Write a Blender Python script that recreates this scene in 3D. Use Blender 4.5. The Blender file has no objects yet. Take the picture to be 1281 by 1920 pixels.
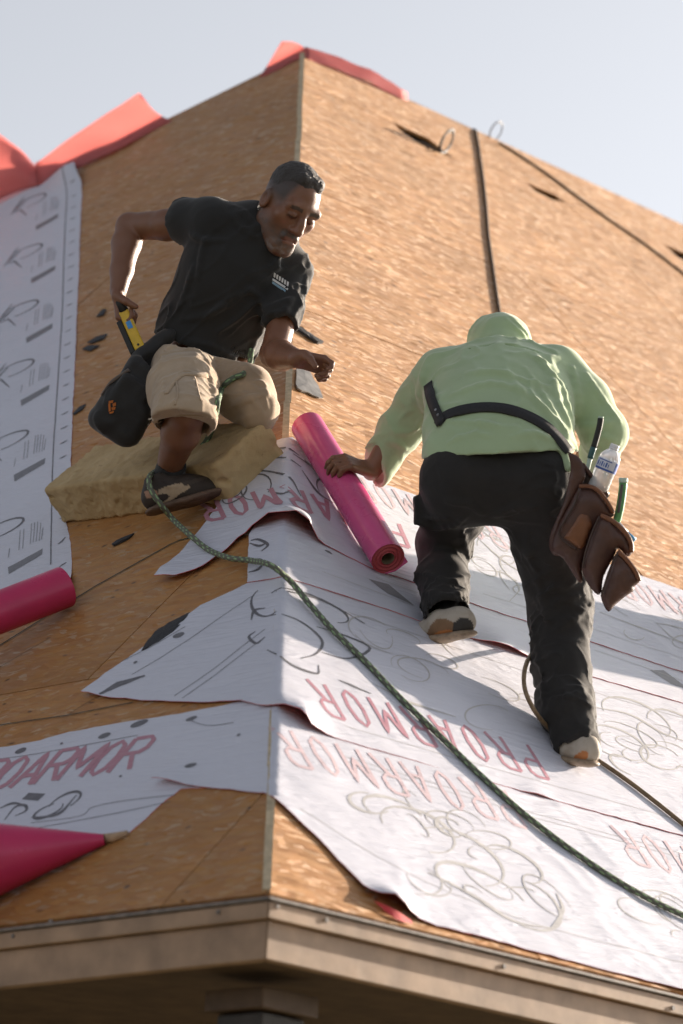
import bpy, bmesh, math, random
import numpy as np
from mathutils import Vector, Matrix
from mathutils.geometry import delaunay_2d_cdt

# ------------------------------------------------------------------ camera, sky, sun, exposure
SC = bpy.context.scene
COL = SC.collection
PW, PH = 1281.0, 1920.0
CAM = np.array([0.0, 0.0, 1.6])
FOC, PITCH, ROLL, YAW, RP = 7548.6, 0.276798, 0.0529818, -0.0215418, 0.803303
FW = np.array([0, math.cos(PITCH), math.sin(PITCH)])
_u0 = np.array([0, -math.sin(PITCH), math.cos(PITCH)]); _r0 = np.array([1.0, 0, 0])
RT = _r0 * math.cos(ROLL) + _u0 * math.sin(ROLL)
UP = _u0 * math.cos(ROLL) - _r0 * math.sin(ROLL)
ZUP = np.array([0, 0, 1.0])

cam_d = bpy.data.cameras.new('camera'); cam = bpy.data.objects.new('camera', cam_d); COL.objects.link(cam)
cam.matrix_world = Matrix(((RT[0], UP[0], -FW[0], CAM[0]), (RT[1], UP[1], -FW[1], CAM[1]), (RT[2], UP[2], -FW[2], CAM[2]), (0, 0, 0, 1)))
cam_d.sensor_fit = 'VERTICAL'; cam_d.sensor_height = 36.0; cam_d.lens = FOC / PH * 36.0
cam_d.clip_start = 0.1; cam_d.clip_end = 3000
cam_d.dof.use_dof = True; cam_d.dof.focus_distance = 11.75; cam_d.dof.aperture_fstop = 3.4
SC.camera = cam

# house axes: the two eaves leave the hip corner along DR and DL, both roof planes pitch RP
DR = np.array([math.sin(math.pi / 4 + YAW), math.cos(math.pi / 4 + YAW), 0])
DL = np.array([-math.cos(math.pi / 4 + YAW), math.sin(math.pi / 4 + YAW), 0])
CR = np.array([-0.11783, 9.01851, 1.65554]) + CAM
CP, SP = math.cos(RP), math.sin(RP)
NR = CP * ZUP - SP * DL; NL = CP * ZUP - SP * DR
UR = CP * DL + SP * ZUP; UL = CP * DR + SP * ZUP      # upslope directions

SUN_EL = math.radians(16.0)
SUN_OUT = 0.10                                          # how far the sun swings out of the eave line
sh = DR * math.sqrt(1 - SUN_OUT ** 2) - DL * SUN_OUT
SUN = sh * math.cos(SUN_EL) + ZUP * math.sin(SUN_EL)
sun_d = bpy.data.lights.new('sun', 'SUN'); sun_d.energy = 5.0; sun_d.angle = math.radians(0.6); sun_d.color = (1.0, 0.84, 0.67)
sun = bpy.data.objects.new('sun', sun_d); COL.objects.link(sun)
sun.rotation_euler = Vector(SUN).to_track_quat('Z', 'Y').to_euler()
world = bpy.data.worlds.new('World'); SC.world = world; world.use_nodes = True
wn = world.node_tree; bg = wn.nodes['Background']
sky = wn.nodes.new('ShaderNodeTexSky'); sky.sky_type = 'NISHITA'; sky.sun_disc = False
sky.sun_elevation = SUN_EL; sky.sun_rotation = math.atan2(SUN[0], SUN[1])
sky.dust_density = 2.2; sky.air_density = 0.6; sky.ozone_density = 1.5; sky.altitude = 50
hs = wn.nodes.new('ShaderNodeHueSaturation'); hs.inputs['Saturation'].default_value = 0.25
wn.links.new(sky.outputs[0], hs.inputs['Color']); wn.links.new(hs.outputs[0], bg.inputs[0])
bg.inputs[1].default_value = 0.094
SC.view_settings.view_transform = 'Standard'; SC.view_settings.look = 'None'
SC.view_settings.exposure = 1.22; SC.view_settings.gamma = 1.0
try:
    SC.cycles.use_denoising = True; SC.cycles.use_adaptive_sampling = True; SC.cycles.adaptive_threshold = 0.025; SC.cycles.max_bounces = 5; SC.cycles.diffuse_bounces = 3; SC.cycles.glossy_bounces = 2; SC.cycles.transmission_bounces = 5
except Exception: pass

# ------------------------------------------------------------------ picking points in the place
def ray(x, y): return FW + RT * ((x - PW / 2) / FOC) + UP * ((PH / 2 - y) / FOC)
def V(x, y, d): return CAM + ray(x, y) * d
def onplane(n, x, y, h=0.0):
    r = ray(x, y); return CAM + r * (((CR - CAM) @ n + h) / (r @ n))
def PR_(x, y, h=0.0): return onplane(NR, x, y, h)
def PL_(x, y, h=0.0): return onplane(NL, x, y, h)
def us(side, P):
    d = P - CR
    return (d @ (DR if side == 'R' else DL), d[2] / SP if side is None else (d @ (UR if side == 'R' else UL)))
def q(side, x, y):
    """roof coordinates: x>0 metres right of the hip, x<0 left of it; s metres up the slope"""
    P = onplane(NR if side == 'R' else NL, x, y); u, s = us(side, P)
    v = u - s * CP
    return (v, s) if side == 'R' else (-v, s)
def roofpt(x, s, h=0.0):
    if x >= 0: P = CR + DR * (x + s * CP) + UR * s
    else: P = CR + DL * (-x + s * CP) + UL * s
    w = min(1, max(0, 0.5 + x / 0.06)); w = w * w * (3 - 2 * w)
    n = NR * w + NL * (1 - w)
    n = n / (np.linalg.norm(n) if not 0 < w < 1 else 1.0 * np.linalg.norm(n))
    return P + n * h
def nrm(v): v = np.asarray(v, float); return v / np.linalg.norm(v)

# ------------------------------------------------------------------ objects
def link(o, parent=None, label=None, cat=None, group=None, kind=None):
    COL.objects.link(o)
    if parent is not None:
        o.parent = parent; o.matrix_parent_inverse = parent.matrix_world.inverted() if parent.type == 'EMPTY' or parent.location.length else Matrix()
    if label: o['label'] = label
    if cat: o['category'] = cat
    if group: o['group'] = group
    if kind: o['kind'] = kind
    return o
def empty(name, loc, label, cat, group=None):
    o = bpy.data.objects.new(name, None); o.empty_display_size = 0.1
    o.matrix_world = Matrix.Translation(Vector(loc))
    return link(o, None, label, cat, group)
def mesh_obj(name, verts, faces, mats, parent=None, smooth=True, mi=None, **kw):
    me = bpy.data.meshes.new(name)
    if isinstance(faces, np.ndarray):
        verts = np.asarray(verts, np.float32); nf, k = faces.shape
        me.vertices.add(len(verts)); me.vertices.foreach_set('co', verts.ravel())
        me.loops.add(nf * k); me.loops.foreach_set('vertex_index', faces.astype(np.int32).ravel())
        me.polygons.add(nf); me.polygons.foreach_set('loop_start', np.arange(0, nf * k, k, dtype=np.int32))
        me.update(calc_edges=True); me.validate()
    else:
        me.from_pydata([tuple(map(float, v)) for v in verts], [], [tuple(f) for f in faces]); me.update()
    if not isinstance(mats, (list, tuple)): mats = [mats]
    for m in mats: me.materials.append(m)
    if smooth: me.polygons.foreach_set('use_smooth', [True] * len(me.polygons))
    if mi is not None: me.polygons.foreach_set('material_index', mi)
    return link(bpy.data.objects.new(name, me), parent, **kw)
class MB:
    """collects shapes into one mesh"""
    def __init__(s): s.v = []; s.f = []
    def add(s, vs, fs):
        o = len(s.v); s.v += [np.asarray(v, float) for v in vs]; s.f += [tuple(i + o for i in f) for f in fs]
    def box(s, c, ax, ay, az, bev=0.0):
        """centre and three half-axis vectors"""
        c = np.asarray(c, float); ax, ay, az = map(lambda a: np.asarray(a, float), (ax, ay, az))
        vs = [c + i * ax + j * ay + k * az for k in (-1, 1) for j in (-1, 1) for i in (-1, 1)]
        s.add(vs, [(0, 2, 3, 1), (4, 5, 7, 6), (0, 1, 5, 4), (2, 6, 7, 3), (0, 4, 6, 2), (1, 3, 7, 5)])
    def tube(s, pts, rad, n=10, cap=True, flat=None):
        pts = [np.asarray(p, float) for p in pts]; m = len(pts)
        rad = rad if hasattr(rad, '__len__') else [rad] * m
        t0 = nrm(pts[1] - pts[0]); a = nrm(np.cross(t0, [0.3, 0.2, 0.9])); vs = []
        for i, p in enumerate(pts):
            t = nrm(pts[min(i + 1, m - 1)] - pts[max(i - 1, 0)]); a = nrm(a - t * (a @ t)); b = np.cross(t, a)
            vs += [p + rad[i] * (math.cos(2 * math.pi * k / n) * a + math.sin(2 * math.pi * k / n) * b) for k in range(n)]
        fs = [(i * n + k, i * n + (k + 1) % n, (i + 1) * n + (k + 1) % n, (i + 1) * n + k) for i in range(m - 1) for k in range(n)]
        if cap: fs += [tuple(range(n))[::-1], tuple((m - 1) * n + k for k in range(n))]
        s.add(vs, fs)
    def build(s, name, mat, parent=None, smooth=False, bevel=0, **kw):
        o = mesh_obj(name, s.v, s.f, mat, parent, smooth, **kw)
        if bevel:
            m = o.modifiers.new('bevel', 'BEVEL'); m.width = bevel; m.segments = 2; m.limit_method = 'ANGLE'
        return o
def spline(pts, n=8):
    """Catmull-Rom through the points"""
    P = [np.asarray(p, float) for p in pts]; P = [2 * P[0] - P[1]] + P + [2 * P[-1] - P[-2]]; out = []
    for i in range(1, len(P) - 2):
        for k in range(n):
            t = k / n
            out.append(0.5 * ((2 * P[i]) + (-P[i - 1] + P[i + 1]) * t + (2 * P[i - 1] - 5 * P[i] + 4 * P[i + 1] - P[i + 2]) * t * t + (-P[i - 1] + 3 * P[i] - 3 * P[i + 1] + P[i + 2]) * t ** 3))
    return out + [P[-2]]
# value noise on numpy points
_rng = np.random.RandomState(7); _T = _rng.rand(32, 32, 32).astype(np.float32) * 2 - 1
def vnoise(p):
    p = np.asarray(p, float); i = np.floor(p).astype(int); f = p - i; f = f * f * (3 - 2 * f); r = 0
    for dx in (0, 1):
        for dy in (0, 1):
            for dz in (0, 1):
                w = (f[..., 0] if dx else 1 - f[..., 0]) * (f[..., 1] if dy else 1 - f[..., 1]) * (f[..., 2] if dz else 1 - f[..., 2])
                r = r + w * _T[(i[..., 0] + dx) % 32, (i[..., 1] + dy) % 32, (i[..., 2] + dz) % 32]
    return r
def fbm(p, o=3): return sum(vnoise(np.asarray(p) * 2 ** k + 7.3 * k) / 2 ** k for k in range(o))

# ------------------------------------------------------------------ materials
class NT:
    def __init__(s, name):
        s.m = bpy.data.materials.new(name); s.m.use_nodes = True; s.t = s.m.node_tree
        s.b = s.t.nodes['Principled BSDF']; s.out = s.t.nodes['Material Output']
    def n(s, typ, **kw):
        nd = s.t.nodes.new('ShaderNode' + typ)
        for k, v in kw.items():
            if k in nd.inputs: s.set(nd.inputs[k], v)
            else: setattr(nd, k, v)
        return nd
    def set(s, inp, v):
        if isinstance(v, bpy.types.NodeSocket): s.t.links.new(v, inp)
        else: inp.default_value = v
    def coord(s, kind='Object', scale=(1, 1, 1), rot=(0, 0, 0), loc=None):
        if kind == 'World': o = s.n('NewGeometry').outputs['Position']
        else: o = s.n('TexCoord').outputs[kind]
        mp = s.n('Mapping'); s.set(mp.inputs['Vector'], o); mp.inputs['Scale'].default_value = scale; mp.inputs['Rotation'].default_value = rot
        if loc is not None: s.set(mp.inputs['Location'], loc)
        return mp.outputs[0]
    def noise(s, vec, scale=5.0, detail=3.0, rough=0.55, dist=0.0):
        nd = s.n('TexNoise'); s.set(nd.inputs['Vector'], vec); nd.inputs['Scale'].default_value = scale; nd.inputs['Detail'].default_value = detail
        nd.inputs['Roughness'].default_value = rough; nd.inputs['Distortion'].default_value = dist; return nd.outputs['Fac']
    def voro(s, vec, scale=5.0, feature='F1', rnd=1.0):
        nd = s.n('TexVoronoi', feature=feature); s.set(nd.inputs['Vector'], vec); nd.inputs['Scale'].default_value = scale; nd.inputs['Randomness'].default_value = rnd; return nd
    def ramp(s, fac, stops):
        nd = s.n('ValToRGB'); s.set(nd.inputs[0], fac); e = nd.color_ramp.elements
        while len(e) < len(stops): e.new(0.5)
        for k, (p, c) in enumerate(stops):
            e[k].position = p; e[k].color = (c, c, c, 1) if not hasattr(c, '__len__') else (*c[:3], 1)
        return nd.outputs[0]
    def mix(s, fac, a, b, mode='MIX'):
        nd = s.n('MixRGB', blend_type=mode); s.set(nd.inputs[0], fac)
        for i, c in ((1, a), (2, b)): s.set(nd.inputs[i], c if isinstance(c, bpy.types.NodeSocket) else (*c[:3], 1))
        return nd.outputs[0]
    def math(s, op, a, b=0.0):
        nd = s.n('Math', operation=op); s.set(nd.inputs[0], a); s.set(nd.inputs[1], b); return nd.outputs[0]
    def bump(s, h, strength=0.3, dist=0.01, normal=None):
        nd = s.n('Bump'); s.set(nd.inputs['Height'], h); nd.inputs['Strength'].default_value = strength; nd.inputs['Distance'].default_value = dist
        if normal is not None: s.set(nd.inputs['Normal'], normal)
        return nd.outputs[0]
    def done(s, col=None, rough=None, normal=None, **kw):
        if col is not None: s.set(s.b.inputs['Base Color'], col if isinstance(col, bpy.types.NodeSocket) else (*col[:3], 1))
        if rough is not None: s.set(s.b.inputs['Roughness'], rough)
        if normal is not None: s.set(s.b.inputs['Normal'], normal)
        for k, v in kw.items(): s.set(s.b.inputs[k.replace('_', ' ')], v)
        return s.m
def simple(name, col, rough=0.6, nscale=40, var=0.25, bump=0.15, **kw):
    t = NT(name); c = t.coord('World'); f = t.noise(c, nscale, 4)
    col2 = t.mix(t.ramp(f, [(0.3, 0.0), (0.7, 1.0)]), tuple(x * (1 - var) for x in col), tuple(min(1, x * (1 + var)) for x in col))
    return t.done(col2, rough, t.bump(f, bump, 0.004), **kw)
def mat_osb(name):
    t = NT(name); oi = t.n('ObjectInfo')
    off = t.n('CombineXYZ'); t.set(off.inputs[0], t.math('MULTIPLY', oi.outputs['Random'], 37.0)); t.set(off.inputs[1], t.math('MULTIPLY', oi.outputs['Random'], 91.0))
    base = t.coord('Object', loc=off.outputs[0])
    wob = t.n('TexNoise'); t.set(wob.inputs['Vector'], base); wob.inputs['Scale'].default_value = 9.0; wob.inputs['Detail'].default_value = 2
    wv = t.mix(0.07, base, wob.outputs['Color'], 'ADD')
    def lay(sx, sy, ang):
        m = t.n('Mapping'); t.set(m.inputs['Vector'], wv); m.inputs['Rotation'].default_value = (0, 0, ang); m.inputs['Scale'].default_value = (sx, sy, 1); return m.outputs[0]
    v1 = t.voro(lay(14, 62, 0.12), 1.0); v2 = t.voro(lay(18, 75, -0.35), 1.0); v3 = t.voro(lay(30, 95, 0.25), 1.0)
    def sep(v): 
        sx = t.n('SeparateColor'); t.set(sx.inputs[0], v.outputs['Color']); return sx.outputs
    a, b, c = sep(v1), sep(v2), sep(v3)
    col = t.ramp(a[0], [(0.0, (0.36, 0.150, 0.040)), (0.5, (0.41, 0.180, 0.050)), (1.0, (0.47, 0.225, 0.068))])
    col = t.mix(t.ramp(b[0], [(0.55, 0.0), (0.56, 0.55)]), col, t.ramp(b[1], [(0.0, (0.34, 0.16, 0.052)), (1.0, (0.47, 0.245, 0.088))]))
    col = t.mix(t.ramp(c[0], [(0.84, 0.0), (0.855, 0.24)]), col, (0.58, 0.40, 0.22))  # pale flakes, with sun glints put into their colour
    grain = t.noise(lay(14, 320, 0.1), 1.0, 4); col = t.mix(t.ramp(grain, [(0.3, 0.35), (0.6, 0.0)]), col, (0.22, 0.115, 0.045))
    blot = t.noise(base, 1.6, 4); col = t.mix(t.ramp(blot, [(0.4, 0.0), (0.75, 0.5)]), col, (0.25, 0.12, 0.036))
    sp = t.voro(lay(16, 30, 0.2), 1.0); sps = sep(sp)
    spk = t.math('MULTIPLY', t.ramp(sp.outputs['Distance'], [(0.10, 1.0), (0.24, 0.0)]), t.ramp(sps[0], [(0.80, 0.0), (0.83, 0.85)]))
    col = t.mix(spk, col, (0.075, 0.035, 0.018))
    h = t.math('ADD', t.math('MULTIPLY', a[1], 0.5), t.math('ADD', t.math('MULTIPLY', b[2], 0.5), t.math('MULTIPLY', grain, 0.6)))
    # flakes lie at slightly different tilts
    tl = t.n('VectorMath', operation='SUBTRACT'); t.set(tl.inputs[0], v3.outputs['Color']); tl.inputs[1].default_value = (0.5, 0.5, 0.5)
    tl2 = t.n('VectorMath', operation='SUBTRACT'); t.set(tl2.inputs[0], v1.outputs['Color']); tl2.inputs[1].default_value = (0.5, 0.5, 0.5)
    sc1 = t.n('VectorMath', operation='SCALE'); t.set(sc1.inputs[0], tl.outputs[0]); t.set(sc1.inputs['Scale'], t.ramp(c[0], [(0.70, 0.08), (0.74, 0.50)]))
    sc2 = t.n('VectorMath', operation='SCALE'); t.set(sc2.inputs[0], tl2.outputs[0]); sc2.inputs['Scale'].default_value = 0.14
    ad = t.n('VectorMath', operation='ADD'); t.set(ad.inputs[0], sc1.outputs[0]); t.set(ad.inputs[1], sc2.outputs[0])
    ad2 = t.n('VectorMath', operation='ADD'); t.set(ad2.inputs[0], t.n('NewGeometry').outputs['Normal']); t.set(ad2.inputs[1], ad.outputs[0])
    nv = t.n('VectorMath', operation='NORMALIZE'); t.set(nv.inputs[0], ad2.outputs[0])
    nb = t.bump(grain, 0.10, 0.003, nv.outputs[0])
    rough = 0.5
    return t.done(col, rough, nb, Specular_IOR_Level=0.25, Sheen_Weight=t.ramp(c[0], [(0.70, 0.14), (0.86, 0.42)]), Sheen_Roughness=0.35, Sheen_Tint=(1.0, 0.93, 0.84, 1))
def streak(t):
    at = t.n('Attribute'); at.attribute_name = 'rc'; r = None
    for ang, sc in ((0.75, (2.2, 17, 1)), (-0.55, (3.0, 26, 1))):
        m = t.n('Mapping'); t.set(m.inputs['Vector'], at.outputs['Vector']); m.inputs['Rotation'].default_value = (0, 0, ang); m.inputs['Scale'].default_value = sc
        nd = t.n('TexNoise'); t.set(nd.inputs['Vector'], m.outputs[0]); nd.inputs['Scale'].default_value = 1.0; nd.inputs['Detail'].default_value = 3; nd.inputs['Distortion'].default_value = 0.6
        k = t.math('ABSOLUTE', t.math('SUBTRACT', nd.outputs['Fac'], 0.5)); k = t.ramp(k, [(0.0, 1.0), (0.10, 0.0)])
        r = k if r is None else t.math('ADD', r, k)
    return r
def mat_sheet(name, col=(0.595, 0.605, 0.69), gloss=0.48):
    t = NT(name); c = t.coord('World')
    f = t.noise(c, 900, 2); g = t.noise(c, 22, 4); gr = t.noise(c, 3, 4); st = streak(t)
    cl = t.mix(t.ramp(gr, [(0.4, 0.0), (0.75, 0.35)]), col, tuple(x * 0.86 for x in col))
    cl = t.mix(t.ramp(g, [(0.58, 0.0), (0.8, 0.12)]), cl, (0.5, 0.46, 0.43))
    nb = t.bump(st, 0.20, 0.010, t.bump(g, 0.08, 0.006, t.bump(f, 0.10, 0.0006)))
    return t.done(cl, gloss, nb)
def mat_ink(name, col, rough=0.5):
    t = NT(name); c = t.coord('World'); g = t.noise(c, 60, 4)
    return t.done(t.mix(t.ramp(g, [(0.35, 0.0), (0.8, 0.4)]), col, tuple(x * 0.7 + 0.18 for x in col)), rough, t.bump(streak(t), 0.20, 0.010))
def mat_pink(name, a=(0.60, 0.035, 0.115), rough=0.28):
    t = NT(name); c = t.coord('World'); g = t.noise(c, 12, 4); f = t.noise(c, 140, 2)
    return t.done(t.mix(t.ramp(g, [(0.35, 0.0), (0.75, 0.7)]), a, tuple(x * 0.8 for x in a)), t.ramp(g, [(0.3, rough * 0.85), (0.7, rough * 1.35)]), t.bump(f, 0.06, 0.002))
M_OSB = mat_osb('osb sheathing')
M_SHEET = mat_sheet('white underlayment'); M_RED = mat_pink('red underlayment back', (0.62, 0.05, 0.055), 0.5)
M_PINK = mat_pink('pink roll film', (0.64, 0.085, 0.25), 0.24); M_PINK2 = mat_pink('crimson pink roll film', (0.56, 0.032, 0.125), 0.30)  # M_PINK: held roll's copy of the film, sky reflection mixed into its colour
M_INKG = mat_ink('grey print', (0.105, 0.105, 0.125)); M_INKR = mat_ink('red print', (0.44, 0.20, 0.26)); M_INKL = mat_ink('sunlit red print', (0.60, 0.46, 0.50))  # M_INKL: paler copy of the red print, sun glare put into its colour
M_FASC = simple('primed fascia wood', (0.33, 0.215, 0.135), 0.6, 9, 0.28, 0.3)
M_WOOD = simple('framing lumber', (0.42, 0.27, 0.14), 0.65, 14, 0.25, 0.3)
M_DARK = simple('dark stained wood', (0.030, 0.024, 0.020), 0.6, 20, 0.3, 0.2)
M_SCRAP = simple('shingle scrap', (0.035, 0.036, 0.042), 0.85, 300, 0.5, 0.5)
M_CHALK = simple('chalk line', (0.035, 0.045, 0.030), 0.9, 80, 0.4, 0.0)
M_METAL = simple('drip edge metal', (0.16, 0.13, 0.11), 0.45, 30, 0.4, 0.1)
M_CORE = simple('cardboard core', (0.20, 0.15, 0.10), 0.85, 50, 0.2, 0.1)
M_PATCH = simple('dull flashing metal', (0.23, 0.22, 0.21), 0.5, 25, 0.3, 0.2, Metallic=0.4)

# ------------------------------------------------------------------ ground
mesh_obj('ground', [(-900, -900, 0), (900, -900, 0), (900, 900, 0), (-900, 900, 0)], [(0, 1, 2, 3)], simple('dry grass ground', (0.16, 0.14, 0.085), 0.95, 2, 0.3, 0.1), smooth=False, kind='structure')

# ------------------------------------------------------------------ house: deck, sheathing panels, eaves, porch post
house = empty('house', CR * [1, 1, 0], 'house with a steep hip roof stripped to bare wood sheathing', 'house')
APX = us('R', PR_(570, 97)); S_TOP = APX[1]                 # ridge height up the slope
def frame(side):
    d, u, n = (DR, UR, NR) if side == 'R' else (DL, UL, NL)
    return Matrix(((d[0], u[0], n[0], CR[0]), (d[1], u[1], n[1], CR[1]), (d[2], u[2], n[2], CR[2]), (0, 0, 0, 1)))
ledge0 = us('L', PL_(570, 97)); ledge1 = us('L', PL_(150, 302))
def poly_clip(poly, a, b, c):
    """keep a*x+b*y<=c"""
    out = []
    for i in range(len(poly)):
        p, r = poly[i], poly[(i + 1) % len(poly)]; dp = a * p[0] + b * p[1] - c; dr = a * r[0] + b * r[1] - c
        if dp <= 0: out.append(p)
        if dp * dr < 0: t = dp / (dp - dr); out.append((p[0] + t * (r[0] - p[0]), p[1] + t * (r[1] - p[1])))
    return out
BACK = CR + (DR + DL) * (S_TOP * CP) + ZUP * (S_TOP * SP)   # the peak
# the framing under the sheathing: one dark solid, its faces 2 cm under the panels
dk = MB(); e = 0.02
pk = BACK - ZUP * (e / CP * 1.2); c0 = CR + (DR + DL) * 0.02 - ZUP * 0.03
rr = CR + DR * 9.0 + DL * 0.02 - ZUP * 0.03; rk = pk + DR * (9.0 - S_TOP * CP)
ll = CR + DL * 7.8 + DR * 0.02 - ZUP * 0.03
la, lb = ledge0, ledge1; lsl = (lb[1] - la[1]) / (lb[0] - la[0])
sl = la[1] + lsl * (7.8 - la[0]); lk = CR + DL * 7.8 + UL * (sl - 0.03) - NL * e
bb = CR + DR * 9.0 + DL * 9.0 - ZUP * 0.03; bl = CR + DL * 9.0 + DR * 0.02
dk.add([c0, rr, rk, pk, lk, ll, bb, bl], [(0, 1, 2, 3), (0, 3, 4, 5), (3, 2, 6, 7), (3, 7, 5, 4)])
deck = dk.build('roof_deck', M_DARK, house)
deck['label'] = 'dark framing under the roof sheathing'
def hip_strip():
    mb = MB(); a = roofpt(0, 0.05, 0.004); pts = [CR + (DR + DL) * (s * CP) + ZUP * (s * SP) for s in np.linspace(0.02, S_TOP, 24)]
    nh = nrm(NR + NL); sd = nrm(NR - NL)
    for i in range(len(pts) - 1):
        g = (pts[i + 1] - pts[i]); p, r = pts[i], pts[i] + g * 0.999
        j = 0.002 * math.sin(i * 2.7); w = 0.010
        o = len(mb.v)
        mb.box((p + r) / 2 - nh * 0.0115 + sd * j - sd * 0.006, g * 0.4995, sd * w, nh * 0.011)
    return mb
hs_o = hip_strip().build('hip_edge', simple('pale plywood edge', (0.50, 0.40, 0.26), 0.7, 40, 0.25, 0.2), house); hs_o['label'] = 'pale raw edge running up the hip'
# panels: 2.44 x 1.22 m in staggered courses, clipped at hip, ridge and frame of the place
slots = [[(730, 219), (758, 232), (792, 252), (822, 274), (848, 294), (815, 283), (778, 264), (748, 243)],
         [(975, 332), (1003, 342), (1032, 360), (1063, 382), (1034, 374), (1004, 358)],
         [(1244, 457), (1275, 468), (1305, 485), (1335, 508), (1303, 500), (1270, 482)]]
slot_us = [[us('R', PR_(*p)) for p in S] for S in slots]
def panels(side, umax):
    rnd = random.Random(3 if side == 'R' else 5); course = 1.215; k = 0
    starts = [0.0]; 
    while starts[-1] < S_TOP: starts.append(starts[-1] + course)
    for ci in range(len(starts) - 1):
        s0, s1 = starts[ci], min(starts[ci + 1], S_TOP); off = (ci % 2) * 1.22 + (0.35 if side == 'L' else 0.95)
        u = -2.44 + off
        while u < umax:
            g = 0.0018
            P = [(u + g, s0 + g), (u + 2.44 - g, s0 + g), (u + 2.44 - g, s1 - g), (u + g, s1 - g)]
            P = poly_clip(P, -1, CP, -0.004 if side == 'R' else -0.010)              # right of the hip
            P = poly_clip(P, 1, 0, umax)
            if side == 'L' and P: P = poly_clip(P, -lsl, 1, la[1] - lsl * la[0])
            u += 2.44
            if len(P) < 3: continue
            A = 0.5 * abs(sum(P[i][0] * P[(i + 1) % len(P)][1] - P[(i + 1) % len(P)][0] * P[i][1] for i in range(len(P))))
            if A < 0.0008: continue
            lift = rnd.uniform(-0.0015, 0.0015); n = len(P); z1, z0 = lift, lift - 0.0125
            inside = [S for S in (slot_us if side == 'R' else []) if s0 < np.mean([a[1] for a in S]) < s1 and u - 2.44 < np.mean([a[0] for a in S]) < u]
            if inside:
                pts = [Vector(p) for p in P]; ed = [(i, (i + 1) % n) for i in range(n)]
                for S in inside:
                    o = len(pts); pts += [Vector(p) for p in S]; ed += [(o + i, o + (i + 1) % len(S)) for i in range(len(S))]
                r = delaunay_2d_cdt(pts, ed, [], 1, 1e-6)
                def hole(c): 
                    for S in inside:
                        w = 0
                        for i in range(len(S)):
                            a, b = S[i], S[(i + 1) % len(S)]
                            if (a[1] > c[1]) != (b[1] > c[1]) and c[0] < (b[0] - a[0]) * (c[1] - a[1]) / (b[1] - a[1]) + a[0]: w ^= 1
                        if w: return True
                    return False
                tf = [f for f in r[2] if not hole(sum((r[0][i] for i in f), Vector((0, 0))) / len(f))]
                vs = [(p.x, p.y, z1) for p in r[0]] + [(p.x, p.y, z0) for p in r[0]]; m = len(r[0])
                fs = [tuple(f) for f in tf] + [tuple(i + m for i in f[::-1]) for f in tf]
                cnt = {}
                for f in tf:
                    for i in range(len(f)): cnt[(f[i], f[(i + 1) % len(f)])] = 1
                fs += [(b, a, a + m, b + m) for (a, b) in cnt if (b, a) not in cnt]
            else:
                vs = [(p[0], p[1], z1) for p in P] + [(p[0], p[1], z0) for p in P]
                fs = [tuple(range(n)), tuple(range(2 * n - 1, n - 1, -1))] + [((i + 1) % n, i, i + n, (i + 1) % n + n) for i in range(n)]
            o = mesh_obj('sheathing_panel', vs, fs, M_OSB, None, False)
            o.matrix_world = frame(side); o.parent = deck
panels('R', 9.0); panels('L', 7.6)
# eaves
def eave(name, z0, z1, out, thick, mat, inset=0.0):
    for d, o_, nm in ((DR, -DL, 'R'), (DL, -DR, 'L')):
        other = DL if nm == 'R' else DR
        mb = MB(); Lh = 9.0
        st = CR + o_ * out + (-d) * out                      # mitred outer corner
        a0 = st; a1 = CR + o_ * out + d * Lh; b0 = CR + o_ * (out - thick) - d * (out - thick); b1 = CR + o_ * (out - thick) + d * Lh
        eps = d * 0.0006
        vs = [a0 + eps, a1, b1, b0 + eps]; vs = [v + ZUP * z0 for v in vs] + [v + ZUP * z1 for v in vs]
        mb.add(vs, [(0, 1, 2, 3), (7, 6, 5, 4), (0, 4, 5, 1), (1, 5, 6, 2), (2, 6, 7, 3), (3, 7, 4, 0)])
        o = mb.build(name, mat, house, bevel=0.003)
eave('drip_edge', -0.022, -0.012, 0.028, 0.05, M_METAL)
eave('trim_board', -0.062, -0.023, 0.022, 0.03, M_FASC)
eave('fascia_board', -0.152, -0.063, 0.006, 0.03, M_FASC)
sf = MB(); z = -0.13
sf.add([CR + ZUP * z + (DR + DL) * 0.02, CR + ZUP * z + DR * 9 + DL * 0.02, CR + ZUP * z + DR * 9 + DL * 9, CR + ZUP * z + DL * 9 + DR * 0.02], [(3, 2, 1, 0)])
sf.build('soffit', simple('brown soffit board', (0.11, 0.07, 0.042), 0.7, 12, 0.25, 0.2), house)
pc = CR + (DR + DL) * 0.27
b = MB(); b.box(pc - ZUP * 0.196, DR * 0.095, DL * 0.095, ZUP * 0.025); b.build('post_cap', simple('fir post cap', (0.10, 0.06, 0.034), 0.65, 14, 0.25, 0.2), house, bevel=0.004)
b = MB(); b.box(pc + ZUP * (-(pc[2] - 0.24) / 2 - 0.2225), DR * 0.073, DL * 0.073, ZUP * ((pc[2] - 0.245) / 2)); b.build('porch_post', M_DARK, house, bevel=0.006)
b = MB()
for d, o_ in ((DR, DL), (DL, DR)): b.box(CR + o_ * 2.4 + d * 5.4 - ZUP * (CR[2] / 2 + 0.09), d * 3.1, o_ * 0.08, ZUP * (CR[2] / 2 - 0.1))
b.build('porch_wall', simple('brown house wall', (0.07, 0.048, 0.033), 0.8, 8, 0.2, 0.2), house)
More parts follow.
